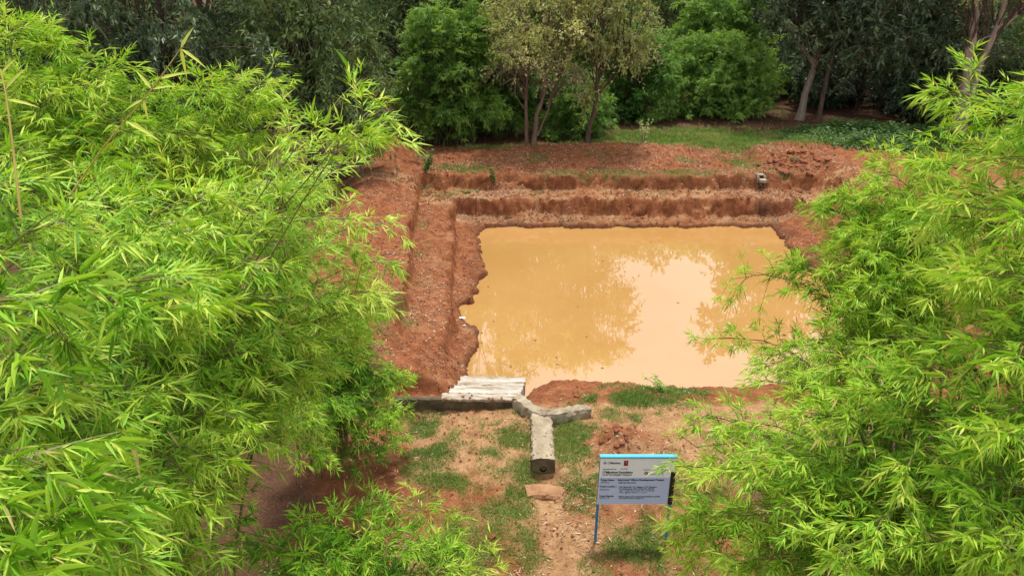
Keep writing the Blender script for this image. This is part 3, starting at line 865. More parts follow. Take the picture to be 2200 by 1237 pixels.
def bamboo(name, label, group, base, tips, seed, nb=20, nt_=7, nl=6, blen=1.0, leafL=.17, leafW=.020, lod=2, mat='bamboo', nleaf_obj=0, tint0=.5,
           spread=.35, t0=.35, lift=.9, extra=1, min_dist=1.55, cull=None, rise=()):
    rng = np.random.default_rng(seed)
    culms, BP, BR, (Bq, D, U, LL, LW, LT) = bamboo_leafage(rng, tips, base, spread, nb, nt_, nl, blen, leafL, leafW, t0, lift, tint0, extra, rise)
    root = empty(name, (base[0], base[1], float(gz(base[0], base[1])[0])))
    tag(root, label, 'bamboo', group)
    for P, R in culms:
        far = np.linalg.norm(P - CAMP, axis=1)
        if far.min() < .9: continue
        v, q = tubes(P[None], R[None], 5)
        obj('culm', mesh_np('culm', v, [q], M['culm' if mat == 'bamboo' else 'culm_far'], smooth=True), root)
    dist = np.linalg.norm(Bq + D * LL[:, None] * .5 - CAMP, axis=1)
    keep = dist > min_dist
    keep &= (Bq[:, 2] - LL > gz(Bq[:, 0], Bq[:, 1]) - .02)
    if cull is not None: keep &= ~cull(Bq)
    Bq, D, U, LL, LW, LT, dist = [a[keep] for a in (Bq, D, U, LL, LW, LT, dist)]
    bk = np.linalg.norm(BP - CAMP, axis=2).min(1) > min_dist
    if cull is not None: bk &= ~cull(BP[:, 2])
    if base[1] > 20: bk &= rng.random(len(bk)) < .4
    v, q = tubes(BP[bk], BR[bk], 3)
    br = obj('branches', mesh_np('branches', v, [q], M['culm']), root)
    br['kind'] = 'stuff'
    solo = np.zeros(len(Bq), bool)
    if nleaf_obj:
        # the leaves that show largest in the picture are pieces of their own
        rel = Bq - CAMP
        dep = rel[:, 1] * _c - rel[:, 2] * _s
        px = CX + rel[:, 0] / dep * FPX; py = CY - (rel[:, 1] * _s + rel[:, 2] * _c) / dep * FPX
        inside = (px > -20) & (px < 2220) & (py > -20) & (py < 1260) & (dep > 0)
        score = np.where(inside, LL / dist, 0)
        solo[np.argsort(-score)[:nleaf_obj]] = True
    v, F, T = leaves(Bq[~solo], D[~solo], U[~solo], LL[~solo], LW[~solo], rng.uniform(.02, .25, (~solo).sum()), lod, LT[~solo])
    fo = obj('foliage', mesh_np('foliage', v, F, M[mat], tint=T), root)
    fo['kind'] = 'stuff'
    ds = nrm(D[solo]); sd_ = nrm(np.cross(ds, U[solo])); no_ = np.cross(sd_, ds)
    inv = Matrix.Translation(-root.location)
    tvs = np.array([.3, .42, .5, .58, .68, .8])
    for b_, d_, s_, n_, l_, w_, t_ in zip(Bq[solo], ds, sd_, no_, LL[solo], LW[solo], LT[solo]):
        o = bpy.data.objects.new('leaf', leaf_protos[int(np.argmin(np.abs(tvs - t_)))])
        link(o, root)
        m4 = Matrix(((d_[0] * l_, s_[0] * w_, n_[0] * w_, b_[0]), (d_[1] * l_, s_[1] * w_, n_[1] * w_, b_[1]), (d_[2] * l_, s_[2] * w_, n_[2] * w_, b_[2]), (0, 0, 0, 1)))
        # unit prototype: bend term is in the leaf's own normal direction, scaled by the length
        m4[0][2] = n_[0] * l_; m4[1][2] = n_[1] * l_; m4[2][2] = n_[2] * l_
        o.matrix_parent_inverse = inv
        o.matrix_basis = m4
    return root

G_NEAR = 'bamboo clumps beside the camera'
def T(*l): return [at(*p) for p in l]
bamboo('bamboo_clump', 'nearest bamboo clump with the longest leaves filling the lower left corner', G_NEAR, (-4.0, 2.4),
       T((20, 400, 4.12), (150, 470, 3.98), (240, 640, 3.55), (340, 600, 4.12), (60, 640, 3.27), (180, 820, 4.12), (100, 1000, 2.98), (160, 1120, 3.12), (30, 1200, 2.84),
         (340, 800, 4.97), (420, 960, 5.68), (300, 1000, 4.54), (250, 1180, 4.83), (40, 860, 3.55), (420, 700, 5.54)), 11,
       nb=22, nt_=8, nl=6, blen=.6, leafL=.155, leafW=.0145, lod=3, nleaf_obj=300, t0=.45, lift=.5, tint0=.54, min_dist=2.3, rise=T((60, 400, 4.26), (330, 470, 4.83), (230, 430, 4.54)))
bamboo('bamboo_clump', 'tall leafy bamboo clump leaning out over the pond bank from the left', G_NEAR, (-4.3, 5.9),
       T((450, 430, 6), (582, 400, 6.5), (667, 420, 7.5), (767, 470, 8), (827, 480, 8.4), (872, 640, 8.5), (807, 560, 8.5), (747, 640, 8), (667, 560, 7), (622, 650, 6), (767, 700, 9),
         (685, 780, 8.5), (585, 850, 7), (560, 760, 6), (480, 640, 5), (500, 900, 5.5), (420, 1040, 5), (380, 500, 5), (705, 380, 7.5), (647, 470, 7), (300, 430, 5),
         (587, 480, 6.8), (767, 600, 8.6), (817, 650, 9), (797, 520, 8.6), (737, 560, 8.3), (687, 640, 8.2), (747, 720, 9), (645, 800, 8.4), (585, 740, 7.4), (697, 470, 8), (540, 560, 5.8), (657, 700, 7.6), (560, 950, 6), (350, 650, 4.6)), 12,
       nb=19, nt_=7, nl=6, blen=.7, leafL=.16, leafW=.0175, lod=2, nleaf_obj=300, t0=.42, lift=.4, tint0=.58, rise=T((850, 205, 5.6), (800, 240, 5.7), (740, 210, 5.8), (790, 300, 6.2), (645, 340, 6.8), (600, 350, 6.5), (480, 390, 6)))
bamboo('bamboo_clump', 'bright bamboo clump rising against the dark wood in the upper left', G_NEAR, (-6.2, 10.2),
       T((20, 78, 8), (120, 98, 8.5), (230, 158, 8.5), (330, 198, 9), (470, 208, 9.5), (560, 178, 9.5), (590, 218, 9.5), (600, 288, 10), (540, 308, 9.5), (400, 288, 9), (250, 278, 8), (100, 228, 8),
         (40, 328, 7.5), (590, 358, 10), (330, 358, 9), (180, 368, 8), (450, 368, 9.3), (520, 248, 9.6), (160, 178, 8.4), (60, 168, 8)), 13,
       nb=26, nt_=7, nl=6, blen=.8, leafL=.165, leafW=.019, lod=1, nleaf_obj=200, t0=.42, lift=.35, tint0=.58, rise=T((15, 73, 8.2), (70, 88, 8.4), (215, 118, 8.6), (450, 198, 9.4), (580, 158, 9.5), (540, 188, 9.6), (310, 158, 9)))
bamboo('bamboo_clump', 'low young bamboo clump at the bottom beside the trodden path', G_NEAR, (-1.75, 5.9),
       T((900, 1080, 8.6), (980, 1130, 8.6), (1060, 1195, 8.6), (820, 1090, 8.3), (700, 1110, 8), (620, 1150, 7.5), (560, 1200, 7.2), (850, 1170, 8), (950, 1220, 8), (740, 1200, 7.6), (640, 1230, 7.2), (450, 1210, 6.5),
         (1000, 1220, 8.4), (780, 1140, 8)), 14,
       nb=16, nt_=6, nl=5, blen=.55, leafL=.16, leafW=.018, lod=1, nleaf_obj=200, t0=.4, lift=.45, tint0=.5)
bamboo('bamboo_clump', 'small dark green bamboo clump drooping over the end of the concrete wall', G_NEAR, (-3.6, 12.4),
       T((860, 825, 14.2), (835, 880, 13.4), (805, 800, 13.8), (765, 770, 13.2), (815, 900, 13), (735, 700, 12.5), (775, 670, 13), (665, 780, 11.5), (705, 830, 12), (745, 740, 12.8), (685, 650, 12), (700, 860, 11.6), (650, 900, 10.8), (600, 880, 10.2), (730, 900, 12), (620, 960, 10.2), (670, 960, 11)), 15,
       nb=20, nt_=7, nl=6, blen=.75, leafL=.16, leafW=.020, lod=1, nleaf_obj=0, t0=.3, tint0=.4, lift=.4)
bamboo('bamboo_clump', 'broad bamboo clump spreading behind the project sign on the right', G_NEAR, (4.7, 5.6),
       T((1495, 960, 8), (1480, 1000, 8.1), (1485, 1100, 8.2), (1470, 1190, 8.2), (1510, 1110, 7.5), (1600, 1000, 7), (1570, 900, 7.8), (1520, 890, 8.6), (1650, 820, 7.8), (1750, 900, 6.8), (1850, 850, 6.5),
         (1950, 1000, 6), (1700, 1100, 6.6), (1800, 1180, 6), (1620, 1200, 7), (2000, 1180, 5.5), (2100, 1050, 5.5), (2150, 900, 5.5), (2000, 800, 6.2), (1900, 720, 7), (1540, 1010, 7.6), (1700, 980, 6.8),
         (1880, 1120, 5.8), (2160, 1180, 5.0), (1780, 780, 7.2), (1560, 1210, 7.4)), 16,
       nb=26, nt_=7, nl=6, blen=.66, leafL=.15, leafW=.018, lod=1, nleaf_obj=300, t0=.4, lift=.5, tint0=.56)
bamboo('bamboo_clump', 'bamboo clump reaching out over the muddy water on the right bank', G_NEAR, (6.0, 10.0),
       T((1745, 450, 11), (1785, 430, 11), (1570, 600, 10.5), (1725, 570, 10.5), (1815, 570, 10), (1815, 680, 9.5), (1855, 510, 10), (1890, 370, 10.5), (1920, 410, 10), (1950, 480, 9.5), (2000, 350, 9.5), (1950, 600, 9),
         (1850, 640, 9), (1665, 780, 10), (1745, 750, 9.5), (2050, 500, 8.5), (2100, 650, 8), (2030, 640, 8.5), (1855, 450, 11), (1815, 760, 9), (1880, 540, 9.5)), 17,
       nb=28, nt_=7, nl=6, blen=.66, leafL=.16, leafW=.0175, lod=1, nleaf_obj=200, t0=.42, lift=.45, tint0=.56, rise=T((1910, 330, 10.5), (2010, 300, 9.6)))
bamboo('bamboo_clump', 'bamboo clump with arching tips at the right edge before the pale trunks', G_NEAR, (6.4, 6.4),
       T((2045, 205, 6.7), (2090, 215, 6.6), (2190, 200, 6), (2180, 260, 6), (2090, 320, 6.8), (2000, 350, 7.5), (2150, 340, 6), (2190, 450, 5.5), (2100, 450, 6.2),
         (2180, 600, 5.5), (2100, 600, 6), (2190, 750, 5.2), (2120, 760, 5.6), (2190, 950, 5), (2060, 420, 6.8)), 18,
       nb=20, nt_=7, nl=6, blen=.7, leafL=.165, leafW=.019, lod=1, nleaf_obj=200, t0=.45, lift=.15, tint0=.6)

# ------------------------------------------------------------------ trees
def tree(name, label, group, trunks, crowns, seed, leaf=(.12, .05), nclus=60, ntw=9, nlt=12, crad=.75, mat='dark', bark='bark', tint0=.45, droop=.3,
         twig_w=.012, lod=1, outb=.5, upb=.25, twig_mat='twig', limbs=True, keep_twigs=True, cat='tree', blotch=.12, bare=None):
    """trunks: list of (points, r0, r1); crowns: list of (centre, radii, weight)"""
    rng = np.random.default_rng(seed)
    root = empty(name, tuple(np.asarray(trunks[0][0][0], float)))
    tag(root, label, cat, group)
    TP = []
    for pts, r0, r1 in trunks:
        P = curve_pts(pts, 16)
        P[1:] += rng.normal(0, r0 * .16, (15, 3))
        R = np.linspace(1, 0, 16) ** .8 * (r0 - r1) + r1
        R[0] *= 1.5; R[1] *= 1.15
        v, q = tubes(P[None], R[None], 9)
        obj('trunk', mesh_np('trunk', v, [q], M[bark], smooth=True), root)
        TP.append(P)
    TP = np.concatenate(TP)
    Cs, Oc = [], []
    wts = np.array([c[2] for c in crowns], float); wts /= wts.sum()
    for (c, r, _), wgt in zip(crowns, wts):
        n = max(1, int(round(nclus * wgt)))
        dirs = nrm(rng.normal(0, 1, (n, 3)) + np.array([0, 0, .15]))
        rad = rng.uniform(.45, 1.0, n) ** .6
        lump = 1 + .22 * np.sin(dirs[:, 0] * 4 + seed) * np.cos(dirs[:, 1] * 5 + dirs[:, 2] * 3)
        Cs.append(np.asarray(c) + dirs * np.asarray(r) * (rad * lump)[:, None]); Oc.append(np.broadcast_to(np.asarray(c, float), (n, 3)))
    C, O = np.concatenate(Cs), np.concatenate(Oc)
    n = len(C)
    # limbs from the trunk
    if limbs:
        want = C[:, 2] - (C[:, 2] - TP[:, 2].min()) * rng.uniform(.2, .5, n)
        cost = np.linalg.norm((TP[None] - C[:, None]) * np.array([1, 1, .3]), axis=2) + .8 * np.abs(TP[None, :, 2] - want[:, None])
        a = TP[np.argmin(cost, 1)]
        mid = a * .5 + C * .5 + np.array([0, 0, 1.]) * (np.linalg.norm((C - a)[:, :2], axis=1) * .18)[:, None] + rng.normal(0, .15, (n, 3))
        u = np.linspace(0, 1, 7)[None, :, None]
        P = (1 - u) ** 2 * a[:, None] + 2 * u * (1 - u) * mid[:, None] + u ** 2 * C[:, None]
        P[:, 1:-1] += rng.normal(0, .05, (n, 5, 3))
        ln = np.linalg.norm(C - a, axis=1)
        ok = C[:, 2] > TP[:, 2].min() + min(4.0, .45 * np.ptp(TP[:, 2]))
        R = np.linspace(1, .25, 7)[None] * (.010 + .008 * ln)[:, None]
        v, q = tubes(P[ok], R[ok], 3)
        o = obj('limbs', mesh_np('limbs', v, [q], M['bark' if bark == 'bark_pale' else bark], smooth=True), root); o['kind'] = 'stuff'
    # twigs of each cluster
    cs = crad * rng.uniform(.65, 1.25, n)
    od = nrm(C - O + 1e-3)
    td = nrm(rng.normal(0, 1, (n, ntw, 3)) + od[:, None] * outb + np.array([0, 0, upb]))
    tl = cs[:, None] * rng.uniform(.55, 1.15, (n, ntw))
    s = np.linspace(0, 1, 3)[None, None, :, None]
    TWP = C[:, None, None] + td[:, :, None] * s * tl[..., None, None] - np.array([0, 0, 1.]) * droop * s ** 2 * tl[..., None, None]
    TWP = TWP.reshape(-1, 3, 3)
    if keep_twigs:
        v, q = tubes(TWP, np.broadcast_to(np.array([1, .7, .35]) * twig_w, (len(TWP), 3)), 3)
        o = obj('twigs', mesh_np('twigs', v, [q], M[twig_mat]), root); o['kind'] = 'stuff'
    m_ = len(TWP)
    st = rng.uniform(.15, 1.02, (m_, nlt))
    td = td.reshape(-1, 3); tl = tl.ravel()
    Cc = np.repeat(C, ntw, 0)
    Bq = Cc[:, None] + td[:, None] * (st * tl[:, None])[..., None] - np.array([0, 0, 1.]) * (droop * st ** 2 * tl[:, None])[..., None]
    D = nrm(td[:, None] * .6 + rng.normal(0, .75, (m_, nlt, 3)) - np.array([0, 0, droop * .9]))
    Bq = Bq.reshape(-1, 3) + rng.normal(0, .03, (m_ * nlt, 3)); D = D.reshape(-1, 3)
    if bare is not None:
        kp = rng.random(len(Bq)) < np.clip((Bq[:, 2] - bare[0]) / (bare[1] - bare[0]), .12, 1)
    else:
        kp = np.ones(len(Bq), bool)
    k = len(Bq)
    U = nrm(np.array([0, 0, 1.]) + rng.normal(0, .6, (k, 3)))
    l = leaf[0] * rng.uniform(.6, 1.3, k); w_ = leaf[1] * rng.uniform(.7, 1.25, k)
    ct = rng.normal(0, blotch, n)
    tn = np.clip(tint0 + np.repeat(ct, ntw * nlt) + rng.normal(0, .16, k), 0, 1)
    v, F, Tn = leaves(Bq[kp], D[kp], U[kp], l[kp], w_[kp], rng.uniform(0, .3, kp.sum()), lod, tn[kp])
    o = obj('crown', mesh_np('crown', v, F, M[mat], tint=Tn), root); o['kind'] = 'stuff'
    return root

def g(px, py, Y):
    """trunk foot on the ground under a pixel at distance Y"""
    p = atY(px, py, Y)
    p[2] = float(gz(p[0], p[1])[0]) - .1
    return p
def up(p, dx, dy, z): return (p[0] + dx, p[1] + dy, z)

# twiggy tree with yellowing leaves and two slim trunks, on the berm
b1, b2 = g(1132, 320, 33.6), g(1147, 318, 33.4)
tree('twiggy_tree', 'half bare twiggy tree with two slim trunks on the far bank', None,
     [([b1, up(b1, -.05, 0, 3.0), up(b1, .0, .1, 4.4), up(b1, .1, .1, 6.0)], .085, .03),
      ([b2, up(b2, .1, 0, 2.4), up(b2, .45, .1, 3.6), up(b2, .4, .2, 5.5), up(b2, .2, .2, 7.2)], .11, .03),
      ([up(b2, .15, .02, 1.6), up(b2, .6, 0, 2.7), up(b2, 1.0, .1, 4.0)], .045, .02)],
     [((1.2, 33.7, 6.7), (2.5, 2.0, 1.9), 3.6), ((.3, 33.5, 4.8), (1.5, 1.4, .9), 1.5), ((2.1, 33.5, 4.4), (1.4, 1.2, .9), 1.3)], 31, bare=(4.0, 5.6),
     leaf=(.13, .085), nclus=120, ntw=13, nlt=10, crad=.85, mat='dry', bark='bark_red', droop=.15, twig_w=.011, outb=.35, upb=.3, tint0=.72, blotch=.2)
# slim dark-barked tree with pale foliage to its right
b = g(1262, 305, 33.3)
tree('slim_tree', 'slim curved dark trunked tree with pale mottled crown right of the twiggy tree', None,
     [([b, up(b, .02, 0, 1.9), up(b, .28, 0, 2.9), up(b, .33, .1, 4.2), up(b, .4, .2, 6.8), up(b, .5, .2, 8.5)], .12, .035),
      ([up(b, .33, .1, 4.3), up(b, .1, .1, 5.2), up(b, -.3, .1, 6.6)], .05, .02),
      ([up(b, .33, .1, 4.1), up(b, .9, .1, 4.7), up(b, 1.7, .1, 5.0)], .05, .02)],
     [((4.0, 33.6, 6.9), (1.9, 1.7, 1.9), 3), ((4.9, 33.5, 5.1), (1.3, 1.2, .8), 1.3), ((3.4, 33.5, 3.4), (.6, .6, .4), .35)], 32,
     leaf=(.15, .07), nclus=80, ntw=10, nlt=11, crad=.75, mat='dry', bark='bark', droop=.3, twig_w=.010, tint0=.4, blotch=.2)

# dark wood on the left
G_WOOD = 'dark wood behind the left bamboo'
woods = [((-8.0, 30.0), 11.5, (3.2, 3.0, 4.4), 41, 'dark', 'dark green tree of the left wood with its crown nearest the pond'),
         ((-12.5, 27.5), 12.5, (3.6, 3.2, 4.8), 42, 'deep', 'dark grey green tree in the middle of the left wood'),
         ((-5.2, 40.5), 13.5, (3.0, 2.8, 5.0), 43, 'dark', 'tall dark tree rising behind the bright green bamboo left of centre'),
         ((-1.2, 39.6), 14.5, (3.0, 2.4, 5.4), 48, 'mid', 'tall mid green tree far behind the twiggy tree'),
         ((3.6, 42.8), 13.5, (2.6, 2.2, 4.6), 49, 'mid', 'tall mid green tree behind the slim curved tree'),
         ((-17.5, 30.0), 13.0, (4.0, 3.5, 5.0), 44, 'deep', 'dark tree at the far left end of the wood')]
for (x, y), H, r, sd_, mt, lb in woods:
    z0 = float(gz(x, y)[0])
    tree('wood_tree', lb, G_WOOD, [([(x, y, z0 - .1), (x + .2, y, z0 + H * .3), (x + .5, y + .2, z0 + H * .6), (x + .4, y, z0 + H * .85)], .2, .05),
                                    ([(x + .2, y, z0 + H * .3), (x - .8, y, z0 + H * .5), (x - 1.4, y, z0 + H * .7)], .1, .03)],
         [((x, y, z0 + H * .62), r, 3), ((x + .3 * r[0], y - .5 * r[1], z0 + H * .36), (r[0] * .9, r[1] * .7, H * .2), 1.6), ((x - .4 * r[0], y - .4 * r[1], z0 + H * .25), (r[0] * .7, r[1] * .6, H * .16), .9)],
         sd_, leaf=(.23, .085), nclus=165, ntw=9, nlt=14, crad=.95, mat=mt, droop=.35, tint0=.58, keep_twigs=False, blotch=.2)
# shrubs under the wood's edge
x, y = -6.6, 29.2
tree('edge_shrub', 'grey green shrub hanging over the left corner of the red terrace', None, [([(x, y, .8), (x + .2, y, 1.8), (x + .4, y - .1, 3)], .05, .02)],
     [((x + .2, y, 2.3), (1.3, 1.0, 1.2), 1)], 45, leaf=(.13, .04), nclus=34, ntw=9, nlt=11, crad=.6, mat='dark', tint0=.6, cat='shrub')

# bamboo of the far side
def dome(cx, cy, rx, ry, z0, z1, n, seed, skirt=True):
    r = np.random.default_rng(seed)
    out_ = []
    for i in range(n):
        a = r.uniform(0, 2 * PI); k = r.uniform(.15, 1) ** .5
        out_.append(np.array([cx + rx * k * math.cos(a), cy + ry * k * math.sin(a), z1 - (z1 - z0) * k ** 2.2 * r.uniform(.6, 1.05)]))
    for i in range(n // 2 if skirt else 0):
        a = r.uniform(PI * .9, PI * 2.1); k = r.uniform(.8, 1.12)
        out_.append(np.array([cx + rx * k * math.cos(a), cy + ry * k * math.sin(a), r.uniform(z0 * .75, z0 + (z1 - z0) * .4)]))
    return out_
G_FAR = 'bamboo clumps on the far side of the pond'
bamboo('bamboo_clump', 'tall feathery bright green bamboo left of the twiggy tree', G_FAR, (-3.0, 35.4), dome(-2.8, 35.2, 2.4, 1.7, 2.4, 7.6, 44, 51), 51,
       nb=16, nt_=6, nl=5, blen=1.0, leafL=.25, leafW=.046, lod=1, mat='bamboo_far', tint0=.6, t0=.45, extra=1, lift=.3, spread=.7)
bamboo('bamboo_clump', 'low dark bamboo sprays hanging over the shaded hollow behind the berm', G_FAR, (-.6, 36.6), dome(-.1, 37.0, 2.4, 1.3, 2.4, 5.0, 22, 52), 52,
       nb=14, nt_=5, nl=5, blen=.9, leafL=.25, leafW=.046, lod=1, mat='bamboo_far', tint0=.36, t0=.4, extra=1, lift=.35)
bamboo('bamboo_clump', 'green bamboo clump behind the slim curved trunk', G_FAR, (3.3, 36.8), dome(3.0, 36.4, 1.6, 1.3, 1.0, 4.2, 24, 53), 53,
       nb=14, nt_=5, nl=5, blen=.85, leafL=.25, leafW=.046, lod=1, mat='bamboo_far', tint0=.52, t0=.3, extra=1, lift=.35)
bamboo('bamboo_clump', 'dark green bamboo clump between the slim tree and the bright bamboo', G_FAR, (6.4, 41.0), dome(6.3, 40.4, 2.4, 1.6, 1.7, 5.8, 34, 54), 54,
       nb=15, nt_=6, nl=5, blen=1.0, leafL=.25, leafW=.046, lod=1, mat='bamboo_far', tint0=.42, t0=.35, extra=1, lift=.35)
bamboo('bamboo_clump', 'large bright green bamboo clump over the bare shaded soil right of centre', G_FAR, (10.9, 42.4), dome(11.0, 41.6, 3.6, 2.0, 1.5, 5.4, 48, 55), 55,
       nb=16, nt_=6, nl=5, blen=1.1, leafL=.25, leafW=.046, lod=1, mat='bamboo_far', tint0=.66, t0=.35, extra=1, lift=.35)
bamboo('bamboo_clump', 'pale green bamboo farther back above the large bright clump', G_FAR, (12.6, 46.0), dome(11.8, 45.5, 3.6, 2.2, 3.0, 8.2, 40, 56), 56,
       nb=15, nt_=6, nl=5, blen=1.2, leafL=.3, leafW=.055, lod=1, mat='bamboo_far', tint0=.62, t0=.35, extra=1, lift=.35)

# big dark tree on the right
b = g(1718, 252, 40.5)
tree('broad_tree', 'huge dark broadleaf tree with a pale flared trunk on the right', None,
     [([b, up(b, .15, 0, 2.6), up(b, .6, .1, 5), up(b, 1.2, .3, 8), up(b, 1.5, .3, 10.5)], .2, .07),
      ([up(b, .35, .05, 3.8), up(b, 2.2, 0, 5.4), up(b, 4.2, -.2, 6.8)], .15, .05),
      ([up(b, .35, .05, 3.8), up(b, -1.2, 0, 5.4), up(b, -2.2, -.2, 7.0)], .13, .04)],
     [((18.4, 40.5, 8.6), (5.6, 4.2, 4.2), 4), ((13.6, 40.6, 9.6), (2.7, 2.4, 2.8), 1.6), ((14.6, 39.6, 6.0), (2.4, 2.2, 1.7), 1.3), ((18.2, 38.6, 5.6), (2.6, 1.6, 1.5), 1.2), ((20.8, 39.0, 5.2), (3.0, 2.2, 2.2), 1.6), ((21.6, 40.2, 2.8), (2.6, 1.6, 2.0), 1.1)], 33,
     leaf=(.28, .125), nclus=280, ntw=9, nlt=13, crad=1.0, mat='deep', bark='bark_pale', droop=.25, tint0=.5, blotch=.16)
b = g(1755, 272, 39.0)
tree('dark_trunk_tree', 'dark straight trunk standing in the shade under the huge tree', None,
     [([b, up(b, .1, 0, 3), up(b, .3, 0, 6), up(b, .4, .2, 8)], .13, .06)],
     [((17.4, 39.0, 8.0), (2.0, 1.8, 1.6), 1), ((17.6, 41.5, 4.0), (2.4, 1.2, 2.0), .6)], 34, leaf=(.18, .08), nclus=40, ntw=8, nlt=11, crad=.9, mat='deep')
# two pale trunks at the right edge
b = g(2052, 290, 36.0)
b2 = (b[0] + .25, b[1] + .05, b[2] + .4)
tree('pale_trunk_tree', 'tree with two pale forking trunks at the right edge', None,
     [([b, atY(2065, 225, 36), atY(2080, 120, 36), atY(2098, 20, 36), atY(2106, -60, 36), atY(2100, -140, 36)], .24, .10),
      ([b2, atY(2090, 190, 36), atY(2110, 130, 36), atY(2140, 65, 36), atY(2165, -30, 36), atY(2170, -100, 36)], .17, .08),
      ([atY(2141, 62, 36), atY(2170, 45, 36), atY(2200, 15, 36), atY(2240, -40, 36)], .10, .05),
      ([atY(2085, 100, 36), atY(2110, 85, 36), atY(2135, 75, 36)], .04, .015)],
     [((21.2, 36.2, 9.2), (3.4, 2.6, 1.6), 3), ((20.0, 35.6, 7.6), (1.5, 1.2, .5), .8), ((24.0, 36.5, 8.0), (2.2, 2.0, 1.4), 1)], 35,
     leaf=(.11, .05), nclus=80, ntw=9, nlt=12, crad=.8, mat='dry', bark='bark_pale', tint0=.25, droop=.25)
# thicket behind and right of the dark tree
G_TH = 'thicket in the shade on the right'
for x, y, H, r, sd_, mt, lb in ((23.5, 41.0, 6.5, (2.6, 2.2, 2.6), 36, 'mid', 'mid green tree behind the two pale trunks'),
                                (22.0, 38.2, 2.6, (1.6, 1.2, 1.2), 37, 'mid', 'leafy shrub in the shade left of the pale trunks'),
                                (26.5, 38.5, 7.0, (2.8, 2.2, 3.0), 38, 'mid', 'green tree partly outside the frame behind the right bamboo tips'),
                                (19.5, 43.5, 5.0, (3.0, 1.5, 2.4), 39, 'deep', 'dark thicket shrub behind the shaded trunks')):
    z0 = float(gz(x, y)[0])
    tree('thicket_tree', lb, G_TH, [([(x, y, z0 - .1), (x + .1, y, z0 + H * .4), (x - .1, y, z0 + H * .8)], .09, .03)],
         [((x, y, z0 + H * .55), r, 1)], sd_, leaf=(.15, .06), nclus=70, ntw=8, nlt=12, crad=.85, mat=mt, tint0=.42)
# pale large-leaved tree beyond the bamboo in the middle
for x, y, H, r, sd_, lb in ((10.8, 52.0, 10.0, (3.4, 3.0, 3.6), 46, 'large leaved grey green tree beyond the bright bamboo'), (6.0, 50.0, 9.0, (3.0, 2.6, 3.2), 47, 'green tree standing behind the slim pale crowned tree')):
    z0 = float(gz(x, y)[0])
    tree('backdrop_tree', lb, None, [([(x, y, z0 - .1), (x + .1, y, z0 + H * .4), (x - .1, y, z0 + H * .8)], .16, .05)],
         [((x, y, z0 + H * .55), r, 1)], sd_, leaf=(.28, .12), nclus=80, ntw=8, nlt=11, crad=1.1, mat='mid', tint0=.5)
# far wood: three kinds of trees, copied along the back of the plot
protos = []
for k, (mt, ti) in enumerate((('deep', .5), ('mid', .3), ('dark', .5))):
    x, y = -9.0 + 7.0 * k, 60.0 + 1.5 * k
    if k == 2: x = 16.0
    z0 = .8
    protos.append(tree('far_tree', 'dense green tree of the far wood closing the view', 'far wood behind the clearing', [([(x, y, z0), (x + .2, y, z0 + 3), (x, y, z0 + 7)], .2, .06)],
                       [((x, y, z0 + 5.4), (3.6, 3.0, 4.2), 3), ((x, y - 1.0, z0 + 2.2), (3.4, 2.2, 1.9), 1.3)], 70 + k, leaf=(.34, .14), nclus=110, ntw=8, nlt=9, crad=1.25, mat=mt, tint0=ti, keep_twigs=False))
def copy_thing(o, loc, rot, sc):
    c = o.copy(); COL.objects.link(c)
    c.location = loc; c.rotation_euler = (0, 0, rot); c.scale = (sc, sc, sc)
    for ch in list(o.children):
        d_ = ch.copy(); COL.objects.link(d_); d_.parent = c
        d_.matrix_parent_inverse = ch.matrix_parent_inverse.copy()
    return c
rng = np.random.default_rng(9)
spots = [(-26, 40), (-22, 34), (-31, 46), (-17, 44), (-11, 46), (-20, 55), (-3, 50), (1.5, 56), (-14, 62), (6, 66), (12, 70), (18, 57), (22, 52), (27, 47), (33, 50), (24, 64), (30, 60), (-6, 72), (20, 78), (10, 84), (-30, 62), (38, 64), (32, 42), (0, 84), (28, 80), (-20, 78), (15.0, 63.0)]
for i, (x, y) in enumerate(spots):
    copy_thing(protos[i % 3], (x, y, .8), rng.uniform(0, 6.28), rng.uniform(.95, 1.35))

x, y = -1.0, 46.0
bush = tree('thicket_bush', 'dense dark bush filling the floor of the far wood', 'bushes of the far wood', [([(x, y, .8), (x + .1, y, 1.6), (x, y, 2.6)], .06, .03)],
            [((x, y, 2.3), (2.4, 1.6, 1.6), 1)], 75, leaf=(.26, .12), nclus=70, ntw=8, nlt=10, crad=.85, mat='deep', tint0=.4, keep_twigs=False, cat='bush')
for i, (x, y) in enumerate([(-5, 41), (-9, 38), (-13, 36), (-17, 37), (-22, 42), (3.5, 47), (6.5, 45), (1.5, 42), (-2.5, 40.5), (16, 49), (20, 47.5), (24, 45), (28, 44), (25, 40.5), (28, 37), (18, 45), (22.5, 43), (-12, 42), (32, 46), (9, 56), (13, 58), (4, 54), (17, 56)]):
    copy_thing(bush, (x, y, .8), rng.uniform(0, 6.28), rng.uniform(.85, 1.4))

